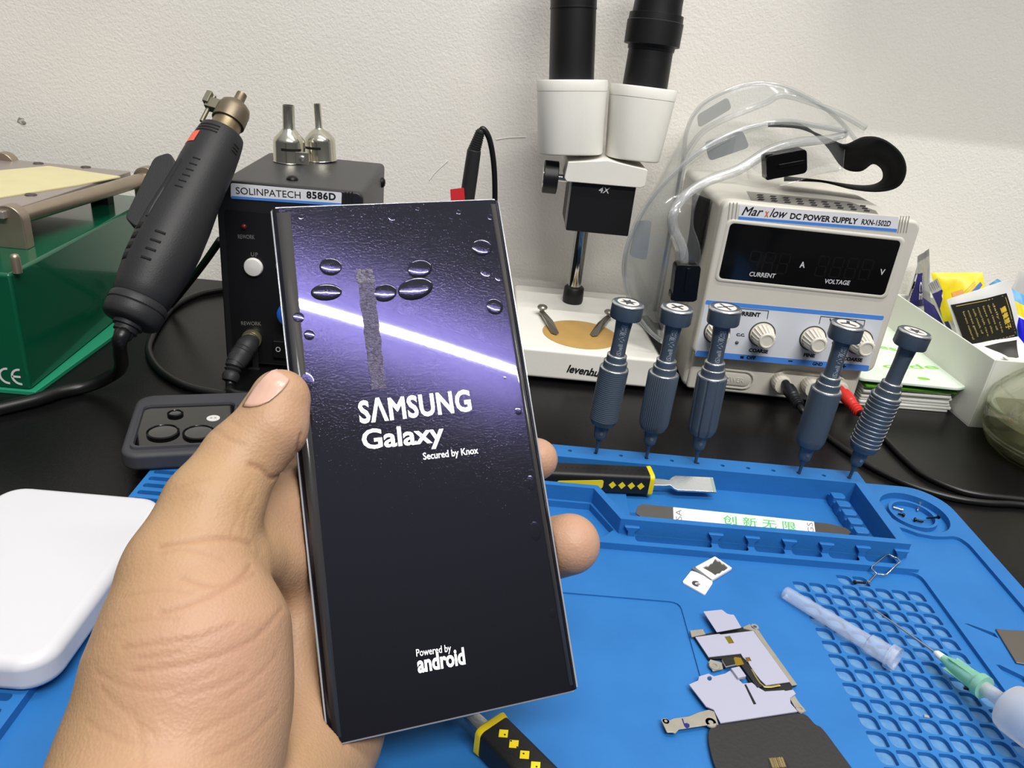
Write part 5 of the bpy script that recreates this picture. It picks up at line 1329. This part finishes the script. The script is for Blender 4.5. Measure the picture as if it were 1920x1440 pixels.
# phone inner bracket with charging coil
Z9 = lambda x, y: (1200 + x / 4.235, 1100 + y / 4.235)
def zq(pts, z): return [tuple(P(*Z9(*p), z=z))[:2] for p in pts]
bk = thing('phone_bracket', 'phone inner bracket with white shield plates and black coil pad', 'phone part', tuple(P(1400, 1280, z=5.1)))
wsh = mat('shield_white', (164, 165, 184), .5); bmet = mat('bracket_metal', (172, 168, 156), .35, .45, vary=.15, vscale=200); kap = mat('bracket_black', (26, 26, 26), .45)
gold = mat('flex_gold', (172, 140, 44), .3, .7)
def sheet(nm, pts, z0, z1, m_, par=bk, bevel=0, r=0, holes=()):
    pl = zq(pts, z1); pl = roundpoly(pl, r) if r else pl
    if holes: return mk(nm, holed([(pl, [zq(h, z1) for h in holes], z0, z1)]), m_, par, 0)
    return mk(nm, MB().prism(pl, z0, z1), m_, par, 0, bevel=bevel)
sheet('coil_pad', [(540, 1165), (556, 1118), (640, 1085), (1245, 1000), (1322, 1012), (1395, 1098), (1428, 1105), (1470, 1150), (1700, 1460), (1800, 1640), (1780, 1800), (1600, 1900), (1100, 1950), (800, 1800), (640, 1540), (575, 1370), (545, 1240)], 5.4, 6.3, mat('coil_black', (40, 40, 41), .42, bump=.15, bscale=600), r=2, bevel=.2)
cg = zq([(1015, 1365), (1060, 1352), (1140, 1358), (1180, 1415), (1190, 1450), (1030, 1450)], 6.3)
mk('coil_contact', MB().prism(roundpoly(cg, .8), 6.3, 6.36), kap, bk, 0)
tx = MB()
for k in range(7): 
    q0 = zq([(1030 + 4 * k, 1375 + 11 * k), (1085 + 4 * k, 1370 + 11 * k)], 6.4); text(tx, 'WGNE', T(0, 0, 6.36), q0[0], q0[1], .8, lift=.01, thick=.03)
    q0 = zq([(1092 + 4 * k, 1369 + 11 * k), (1140 + 4 * k, 1365 + 11 * k)], 6.4); text(tx, 'HEA', T(0, 0, 6.36), q0[0], q0[1], .8, lift=.01, thick=.03)
mk('coil_print', tx, mat('print_gold', (176, 150, 96), .4), bk, 0)
sheet('frame_plate', [(432, 398), (500, 380), (610, 355), (820, 322), (905, 330), (1005, 440), (1248, 778), (1208, 790), (1208, 822), (990, 832), (930, 795), (880, 770), (800, 620), (660, 640), (650, 570), (545, 572)], 5.6, 6.5, kap)
sheet('side_rail', [(822, 318), (870, 298), (905, 330), (945, 350), (1005, 440), (1248, 778), (1206, 784), (905, 352), (820, 330)], 6.5, 6.9, bmet)
def lug(nm, cx, cy, rx, tail=None):
    c = P(*Z9(cx, cy), z=6.8); mb = MB(); r = rx * mmpx(c) / 4.235
    mb.lathe([(r * .42, 0), (r * .42, .5), (r * .9, .5), (r, .2), (r, 0), (r * .42, 0)], 24, T(c.x, c.y, 6.4), caps=False)
    if tail: mb.prism(zq(tail, 6.8), 6.2, 6.6)
    mk(nm, mb, bmet, bk, 40)
lug('screw_lug', 912, 318, 34); lug('screw_lug', 592, 626, 46, [(545, 600), (560, 575), (650, 600), (660, 650), (580, 668)])
lug('screw_lug', 1272, 970, 38, [(1192, 885), (1230, 860), (1255, 905), (1320, 985), (1280, 1005), (1235, 960)]); lug('screw_lug', 562, 1078, 48, [(510, 1020), (580, 1015), (625, 1090), (540, 1105)])
sheet('metal_tab', [(398, 348), (500, 338), (520, 378), (410, 400)], 6.3, 6.7, bmet)
sheet('shield_plate', [(440, 400), (628, 374), (642, 380), (900, 350), (1190, 755), (1000, 782), (955, 738), (890, 655), (872, 622), (862, 600), (818, 560), (800, 530), (545, 558)], 6.7, 7.1, wsh, holes=([(670, 396), (714, 390), (748, 447), (706, 453)], [(832, 562), (868, 557), (886, 590), (850, 593)]), r=0)
sheet('copper_window', [(664, 392), (718, 384), (754, 450), (700, 458)], 6.5, 6.75, mat('flex_olive', (128, 112, 20), .35, .4)); sheet('copper_window', [(828, 558), (872, 553), (890, 594), (846, 598)], 6.5, 6.75, mat('flex_brown', (130, 96, 36), .35, .4))
sheet('shield_plate', [(503, 197), (650, 182), (690, 213), (720, 222), (744, 222), (765, 255), (805, 325), (610, 360)], 8.2, 8.5, wsh, r=.4)
sheet('shield_plate', [(390, 776), (462, 745), (470, 712), (545, 690), (588, 712), (676, 690), (715, 666), (738, 690), (815, 770), (890, 762), (905, 775), (940, 800), (992, 832), (1145, 822), (1155, 828), (1215, 818), (1237, 850), (1192, 882), (1196, 925), (1250, 990), (640, 1082), (585, 975), (525, 950)], 6.6, 7.1, wsh, holes=([(826, 775), (842, 772), (924, 932), (902, 936)], circ(552, 728, 19, 14)))
sheet('slot_backing', [(815, 770), (848, 766), (930, 938), (896, 942)], 6.2, 6.6, kap)
sheet('connector', [(648, 577), (748, 570), (768, 618), (682, 640)], 6.6, 7.5, mat('connector_silver', (178, 178, 176), .3, .8), bevel=.2); sheet('connector_cover', [(655, 578), (742, 573), (758, 612), (684, 628)], 7.5, 7.75, kap)
sheet('flex_cable', [(742, 572), (752, 558), (800, 565), (826, 615), (768, 628)], 7.2, 7.5, gold)
sheet('flex_cable', [(800, 618), (830, 606), (872, 622), (985, 790), (930, 800)], 6.7, 7.3, kap)
cu = zq([(888, 655), (925, 722), (955, 765), (990, 792), (1040, 792), (1112, 780)], 7.3); ln = MB(); ln.tube([Vector((x, y, 7.2)) for x, y in cu], .5, 6, flat=.3); mk('copper_trace', ln, mat('trace_gold', (178, 160, 96), .3, .7), bk, 60)
sheet('white_block', [(722, 645), (790, 630), (845, 708), (780, 724)], 6.8, 8.4, wsh, bevel=.25)
sheet('metal_arm', [(165, 1050), (215, 1046), (232, 1062), (270, 1044), (385, 1030), (470, 995), (545, 975), (590, 990), (622, 1085), (520, 1100), (310, 1132), (280, 1165), (262, 1155), (215, 1157)], 6.4, 6.9, bmet, r=.5, bevel=.15)
ik = zq([(330, 1046), (341, 1048), (352, 1085), (372, 1082), (392, 1092), (394, 1112), (378, 1124), (362, 1120), (350, 1104)], 6.95); mk('ink_mark', MB().prism(ik, 6.9, 6.96), mat('ink_blue', (24, 22, 110), .5), bk, 0)
lug('screw_lug', 205, 1068, 30)
# steel blade at the edge of the mat
s_ = MB(); s_.prism([tuple(P(*Z2_, z=8))[:2] for Z2_ in ((1867, 1178), (1879, 1180), (1960, 1184), (1960, 1252), (1906, 1242))], 7.1, 8.0)
mk('steel_blade', s_, mat('blade_grey', (128, 122, 116), .35, .8), None, 0, bevel=.3, label='grey steel scraper blade lying over the slots of the mat', cat='blade')
# crumbs of debris
for i, (px, py, z, m_, lb_) in enumerate([(1737, 1344, 3.0, ssc, 'tiny silver crumb in a cup of the parts grid'), (1659, 1155, 3.0, bsc, 'dark crumb in a grid cup beside the needle'), (1812, 1290, 3.0, bsc, 'dark crumb in a grid cup below the green hub')]):
    c = P(px, py, z=z + .6); mb = MB(); mb.prism([(-1.2, -.5), (.9, -.8), (1.2, .6), (-.6, .8)], 0, 1.0, T(c.x, c.y, z)); mk('metal_crumb', mb, m_, None, 0, label=lb_, cat='crumb', group='metal crumbs')
# ================================================================== stack of printed paper bags
pap = mat('paper_white', (226, 226, 220), .6, vary=.04, vscale=60)
c0 = P(1786, 778, z=0); 
BX = 277.0
rr2 = random.Random(11)
for k in range(9):
    z = 2.35 * k; e = rr2.uniform(-2, 2); f_ = rr2.uniform(-1.5, 1.5)
    mb = MB(); x1 = c0.x - 2 + e; y0 = c0.y + 3 + f_
    tp_ = roundpoly([(BX + 10, y0 - 2 + f_), (x1, y0), (x1 + 2, y0 + 118), (BX + 10, y0 + 118)], 2)
    mb.prism(tp_, z, z + 2.2)
    green = k in (7, 8)
    mk('paper_bag', mb, (mat('bag_green', (112, 186, 44), .5) if k == 8 else mat('bag_dark_green', (70, 140, 28), .5)) if green else pap, None, 0, bevel=.7, label=('green paper bag second from the top of the bag stack' if k == 8 else 'darker green paper bag third from the top of the bag stack') if green else 'flat white paper bag, %s in the stack beside the power supply' % ('lowest', 'second from the bottom', 'third from the bottom', 'fourth from the bottom', 'fifth from the bottom', 'sixth from the bottom', 'just below the green bags')[k], cat='paper bag', group='stacked paper bags')
zt = 21.4
top = thing('paper_bag', 'topmost white bag with green lettering, overhanging the stack', 'paper bag', tuple(P(1745, 700, z=zt)), 'stacked paper bags')
pl = [tuple(P(*p, z=zt + 3))[:2] for p in ((1612, 708), (1690, 716), (1800, 727), (1825, 721), (1820, 705))]
y_b = 640
pl += [tuple(P(1686, 596, z=zt + 3))[:2], (BX + 12, 625)]
tb = MB(); tb.prism(roundpoly(pl, 4), zt, zt + 3); to = mk('bag', tb, mat('bag_top', (232, 240, 230), .5, vary=.06, vscale=30, lo=(214, 232, 214)), top, 0, bevel=1.2)
TB = T(0, 0, zt + 3)
tx = MB()
K = dict(lift=.03, thick=.05)
def tpx(s, a, b, h, **k): text(tx, s, TB, tuple(P(*a, z=zt + 3))[:2], tuple(P(*b, z=zt + 3))[:2], h, lift=.03, thick=.05, **k)
tpx('cade', (1660, 690), (1762, 692), 9, bold=.01); tpx('es.', (1646, 652), (1692, 660), 9, bold=.02)
q = P(1732, 710, z=zt + 3); tx.prism(circ(q.x, q.y, 5, 20, 2.6), .03, .08, TB)
mk('lettering', tx, mat('bag_ink', (128, 204, 52), .5), to, 0)

# ================================================================== open white box of sachets
carton = mat('box_card', (226, 228, 220), .6, bump=.08, bscale=900, vary=.03, vscale=40)
f0 = P(1815, 800, z=0); bt_l = P(1681, 551, y=662)
e1 = Vector((bt_l.x - f0.x, bt_l.y - f0.y, 0)); LL = min(e1.length, 168); e1.normalize(); e2 = Vector((-e1.y, e1.x, 0)) * -1
if e2.x < 0: e2 = -e2
LL = min(LL, (668 - f0.y) / e1.y)
BXM = fr((f0.x, f0.y, 0), e2, (0, 0, 1))     # x to the right along the front, y towards the wall
bx = thing('card_box', 'open white card box of sachets beside the power supply', 'box', (0, 0, 0), M=BXM)
WW, HH, TT = 120, 55, 1.6
if BXM.col[1][1] < 0: BXM = fr((f0.x, f0.y, 0), e2, (0, 0, 1))
mk('box_floor', MB().box(0, WW, 0, LL, .1, 1.5, BXM), carton, bx, 0)
HB = bt_l.z                                   # the back of the box stands higher than the front
for nm, a, h0_, h1_ in (('box_side', (0, TT, 0, LL), HH, HB), ('box_side', (WW - TT, WW, 0, LL), HH, HB), ('box_end', (TT, WW - TT, 0, TT), HH, HH), ('box_end', (TT, WW - TT, LL - TT, LL), HB, HB)):
    x0_, x1_, y0_, y1_ = a
    mk(nm, MB().loft([[(x0_, y0_, .1), (x1_, y0_, .1), (x1_, y0_, h0_), (x0_, y0_, h0_)], [(x0_, y1_, .1), (x1_, y1_, .1), (x1_, y1_, h1_), (x0_, y1_, h1_)]], True, True, BXM), carton, bx, 0, bevel=.5)
fl = MB(); fl.box(22, WW - 3, TT + .5, 22, HH - 6, HH - 5, BXM); mk('box_flap', fl, carton, bx, 0)

# sachets: soft pouches with crimped ends; corners given as photo points at a distance from the wall
def pouch(name, label, cat, pxs, ys, bulge, m_, prints=(), crimp=0, group=None, back=.5, down=0):
    c = [P(*p, y=y) for p, y in zip(pxs, ys)]  # TL TR BR BL
    xin = f0.x + 2.5                         # keep the pouch inside the box: further back where it would cross the side
    if min(p_.x for p_ in c) < xin:
        need = max(P(*p_, x=xin).y if q_.x < xin else q_.y for p_, q_ in zip(pxs, c))
        yp = min(need, 661 - (640 - ys[0]) * .35)
        c = [P(*p_, y=yp) for p_ in pxs]
        for q_ in c: q_.x = max(q_.x, xin)
    if down:
        c[2] = c[2] + (c[2] - c[1]).normalized() * down; c[3] = c[3] + (c[3] - c[0]).normalized() * down
    t = thing(name, label, cat, tuple((c[2] + c[3]) / 2), group)
    n = (c[1] - c[0]).cross(c[3] - c[0]).normalized()
    if n.y > 0: n = -n
    N = 14
    def pt(u, v, off):
        p = (c[0] * (1 - u) + c[1] * u) * (1 - v) + (c[3] * (1 - u) + c[2] * u) * v
        b = (max(0, math.sin(math.pi * u)) ** .6) * (max(0, math.sin(math.pi * min(1, max(0, (v - crimp) / max(.01, 1 - crimp))))) ** .6)
        w_ = .6 * math.sin(u * 9 + v * 4) * math.sin(v * 7 - u * 3) * min(1, bulge / 3)
        return p + n * (off * (.25 + b * bulge) + w_)
    mb = MB()
    F = [[pt(i / N, j / N, 1) for i in range(N + 1)] for j in range(N + 1)]; B = [[pt(i / N, j / N, -back) for i in range(N + 1)] for j in range(N + 1)]
    mb.loft(F, False); mb.loft(B, False)
    rim1 = F[0] + [r[-1] for r in F[1:]] + F[-1][-2::-1] + [r[0] for r in F[-2:0:-1]]; rim2 = B[0] + [r[-1] for r in B[1:]] + B[-1][-2::-1] + [r[0] for r in B[-2:0:-1]]
    mb.loft([rim1, rim2], True)
    o = mk('pouch', mb, m_, t, 180)
    for nm, mm, polys in prints:
        pm = MB()
        for poly in polys:
            (u0, v0), (u1, v1), (u2, v2), (u3, v3) = poly if len(poly) == 4 else ((poly[0], poly[1]), (poly[2], poly[1]), (poly[2], poly[3]), (poly[0], poly[3]))
            K_ = 16
            g = [[(lambda a, b: pt(*((u0 * (1 - a) + u1 * a) * (1 - b) + (u3 * (1 - a) + u2 * a) * b, (v0 * (1 - a) + v1 * a) * (1 - b) + (v3 * (1 - a) + v2 * a) * b), 1) + n * .32)(i / K_, j / K_) for i in range(K_ + 1)] for j in range(K_ + 1)]
            pm.loft(g, False)
        mk(nm, pm, mm, o, 180)
    return t, o, pt, n
R4 = lambda a, b, c, d: ((a, b), (c, b), (c, d), (a, d))
slv_ = mat('foil_silver', (196, 198, 202), .25, .5); nvy = mat('print_navy', (46, 42, 104), .4); wht = mat('sachet_white', (232, 232, 230), .5); blk = mat('print_black', (34, 32, 26), .45)
goldp = mat('print_yellow_gold', (196, 176, 104), .5); gry = mat('print_midgrey', (120, 120, 124), .5)
def glyph_print(t, o, pt, n, s, uv0, uv1, uvh, m_, name='lettering', bold=0):
    """lettering wrapped on a pouch: uv0->uv1 along the foot, uvh = offset of the top"""
    vs, fs = glyphs(s, bold); a = np.array(vs); x0, x1 = a[:, 0].min(), a[:, 0].max(); y1 = .73
    mb = MB(); out = []
    for x, y, z in vs:
        k = (x - x0) / (x1 - x0); h = y / y1
        out.append(pt(uv0[0] + (uv1[0] - uv0[0]) * k + uvh[0] * h, uv0[1] + (uv1[1] - uv0[1]) * k + uvh[1] * h, 1) + n * (.5 if z > 0 else .3))
    mb.add(out, fs); mk(name, mb, m_, o, 0)
V = lambda x, y: (1680 + x / 6.546, 460 + y / 6.546)
bars_ = [R4(.04 + .075 * k, 0, .065 + .075 * k, .11) for k in range(13)]
# silver crimped sachet behind
pouch('sachet', 'silver foil sachet with crimped top standing at the back corner of the box', 'sachet', [V(160, 122), V(405, 42), V(420, 560), V(240, 640)], [640, 640, 634, 634], 2.0, slv_, [('crimp_line', gry, bars_)], .15, 'sachets in the box', down=15)
t, o, pt, n = pouch('sachet', 'navy and silver sachet with bold CE letters beside the power supply', 'sachet', [V(95, 215), V(318, 215), V(345, 800), V(110, 760)], [628, 628, 622, 622], 2.5, slv_, [('navy_band', nvy, [R4(.02, .14, .98, .62)]), ('white_band', wht, [R4(.02, .64, .98, .98)]), ('small_print', blk, [R4(.45 + .12 * k, .68, .49 + .12 * k, .9) for k in range(3)]), ('print_line', wht, [R4(.08, .17, .11, .6), R4(.9, .17, .93, .6)])], .08, 'sachets in the box', down=20)
glyph_print(t, o, pt, n, 'CE', (.60, .26), (.60, .52), (.26, 0), wht, bold=.01)
pouch('sachet', 'barcoded white sachet tucked against the rim of the box', 'sachet', [V(60, 345), V(165, 330), V(135, 660), V(-30, 560)], [616, 616, 612, 612], 1.2, wht, [('bar_code', blk, [R4(.04, .05 + .085 * k, .42, .09 + .085 * k) for k in range(11)])], 0, 'sachets in the box', down=12)
t, o, pt, n = pouch('sachet', 'narrow navy sachet with CE letters slanting between the foil and black sachets', 'sachet', [V(385, 480), V(505, 405), V(790, 1060), V(620, 1010)], [604, 604, 590, 590], 2.0, slv_, [('navy_band', nvy, [R4(.02, .16, .98, .48)]), ('white_band', wht, [R4(.30, .50, .98, .98)]), ('navy_stripe', nvy, [R4(.02, .5, .28, .98)]), ('crimp_line', gry, [R4(.08 + .18 * k, .01, .13 + .18 * k, .12) for k in range(5)]), ('small_print', gry, [R4(.5, .55, .54, .85), R4(.62, .55, .66, .9)])], .1, 'sachets in the box', down=14)
glyph_print(t, o, pt, n, 'CE', (.66, .22), (.66, .42), (.30, 0), wht, bold=.01)
pouch('sachet', 'navy sachet lying low behind the box rim', 'sachet', [V(330, 640), V(470, 740), V(560, 920), V(350, 830)], [610, 610, 606, 606], 1.2, nvy, [], 0, 'sachets in the box', down=14)
ylw = mat('sachet_yellow', (238, 222, 24), .35, vary=.15, vscale=90, lo=(226, 200, 30))
pouch('sachet', 'yellow sachet with a domed top and blue stripe at the back of the box', 'sachet', [V(430, 335), V(1060, 330), V(1120, 760), V(560, 860)], [640, 632, 620, 628], 5, ylw, [('orange_patch', mat('print_orange', (226, 160, 90), .5), [((.28, .42), (.52, .36), (.52, .62), (.3, .7))]), ('blue_stripe', mat('print_blue', (74, 100, 170), .5), [((.40, .66), (.92, .22), (.95, .30), (.46, .80))]), ('small_print', mat('print_ochre', (206, 176, 40), .5), [((.48, .45 + .05 * k), (.80, .20 + .05 * k), (.81, .225 + .05 * k), (.49, .475 + .05 * k)) for k in range(3)])], 0, 'sachets in the box', down=6)
lbl = mat('sachet_sky', (96, 166, 214), .4)
pouch('sachet', 'pale blue sachet corner showing behind the yellow sachet', 'sachet', [V(830, 375), V(895, 335), V(990, 470), V(900, 520)], [650, 650, 646, 646], .8, mat('sachet_pale', (186, 208, 224), .4), [], 0, 'sachets in the box', down=40)
pouch('sachet', 'sky blue sachet corner rising behind the large black sachet', 'sachet', [V(1140, 480), V(1245, 408), V(1320, 460), V(1300, 620)], [626, 626, 622, 622], .8, lbl, [], 0, 'sachets in the box', down=40)
t, o, pt, n = pouch('sachet', 'large white sachet with black panel and gold printing on the box rim', 'sachet', [V(618, 668), V(1385, 418), V(1560, 1080), V(800, 1240)], [590, 584, 566, 570], 4, wht, [('black_panel', blk, [((.03, .09), (.90, .17), (.90, .86), (.06, .86))]), ('gold_border', goldp, [R4(.86, .22, .868, .80), ((.10, .125), (.84, .19), (.84, .20), (.10, .135)), ((.12, .80), (.84, .81), (.84, .82), (.12, .81))])], 0, 'sachets in the box', down=10)
glyph_print(t, o, pt, n, '靈養慧子', (.73, .34), (.74, .70), (.075, -.01), mat('print_gold_bright', (222, 190, 70), .45), bold=.02)
for k in range(7):
    u = .16 + .078 * k; glyph_print(t, o, pt, n, ('lorem natural', 'extract gentle', 'soft mask of', 'nourish care', 'leave on skin', 'then rinse off', 'daily use')[k], (u, .24 - .0 * k), (u + .02, .72 - .03 * (k % 3)), (.032, -.003), goldp, 'small_print')
t, o, pt, n = pouch('sachet', 'second black and white sachet slipping under the large one', 'sachet', [V(860, 1225), V(1500, 1120), V(1620, 1280), V(1150, 1400)], [556, 552, 540, 540], 2, wht, [('black_panel', blk, [((.22, .22), (.92, .16), (.62, .9), (.42, .9))])], 0, 'sachets in the box', down=8)
bl_ = mat('sachet_blue', (24, 20, 214), .4)
pouch('sachet', 'blue and yellow sachet cut by the photo edge beside the black sachet', 'sachet', [V(1395, 520), V(1640, 650), V(1660, 1160), V(1480, 1060)], [612, 606, 590, 596], 3, lbl, [('yellow_band', ylw, [R4(.05, .22, .98, .46)]), ('blue_band', bl_, [R4(.05, .50, .98, .98)]), ('print_line', wht, [R4(.05, .46, .98, .50)])], 0, 'sachets in the box', down=10)
pouch('sachet', 'plain grey sachet leaning on the wall above the blue one', 'sachet', [V(1515, 320), V(1640, 340), V(1640, 640), V(1430, 520)], [650, 648, 640, 642], .8, mat('sachet_grey', (176, 174, 172), .5), [], 0, 'sachets in the box', down=25)

# ================================================================== glass jar
jc = P(1975, 860, z=0); jr_ = jc.x - P(1843, 842, y=jc.y).x
jar = thing('glass_jar', 'squat clear glass jar at the edge of the bench in front of the white box', 'jar', (jc.x, jc.y, 0))
jg = clear_mat('jar_glass', (246, 248, 238), .05, .08, .05, .35, (206, 208, 190))
JM = T(jc.x, jc.y, 0); r_ = jr_
mk('jar_wall', MB().lathe([(r_ * .62, .3), (r_ * .80, 2), (r_ * .88, 7), (r_ * .9, 9), (r_ * .98, 20), (r_, 28), (r_ * .97, 38), (r_ * .84, 48), (r_ * .70, 56), (r_ * .62, 64), (r_ * .62, 74), (r_ * .66, 76)], 56, JM, caps=False), jg, jar, 60, solid=2.4)
mk('jar_bottom', MB().lathe([(r_ * .62, .4), (r_ * .6, 4), (0, 5)], 56, JM), jg, jar, 60)
mk('jar_liquid', MB().lathe([(r_ * .60, 5.5), (r_ * .82, 8), (r_ * .92, 20), (r_ * .94, 26), (0, 26)], 56, JM), mat('cloudy_liquid', (158, 154, 120), .12, trans=.7, ior=1.33), jar, 40)
rg = MB()
for z, k in ((11, .915), (14, .94), (44, .9)): rg.lathe([(r_ * k, z - .8), (r_ * k + 1.2, z), (r_ * k, z + .8)], 56, JM, caps=False)
mk('jar_ridge', rg, jg, jar, 60)

# unseen shelf over the right bench end, added to cast soft shade on the wall
sh_ = thing('shade_shelf', 'unseen grey shelf added above the jar to shade the wall', 'shelf', (660, 648, 360))
mk('shade_shelf_board', MB().box(235, 1150, 613, 679.5, 360, 380), mat('shade_shelf_grey', (196, 196, 194), .5), sh_, 0, bevel=1)
for x in (300, 1080): mk('shade_shelf_bracket', MB().box(x - 4, x + 4, 650, 679.5, 380, 430), mat('shade_shelf_grey', (196, 196, 194), .5), sh_, 0, bevel=1)
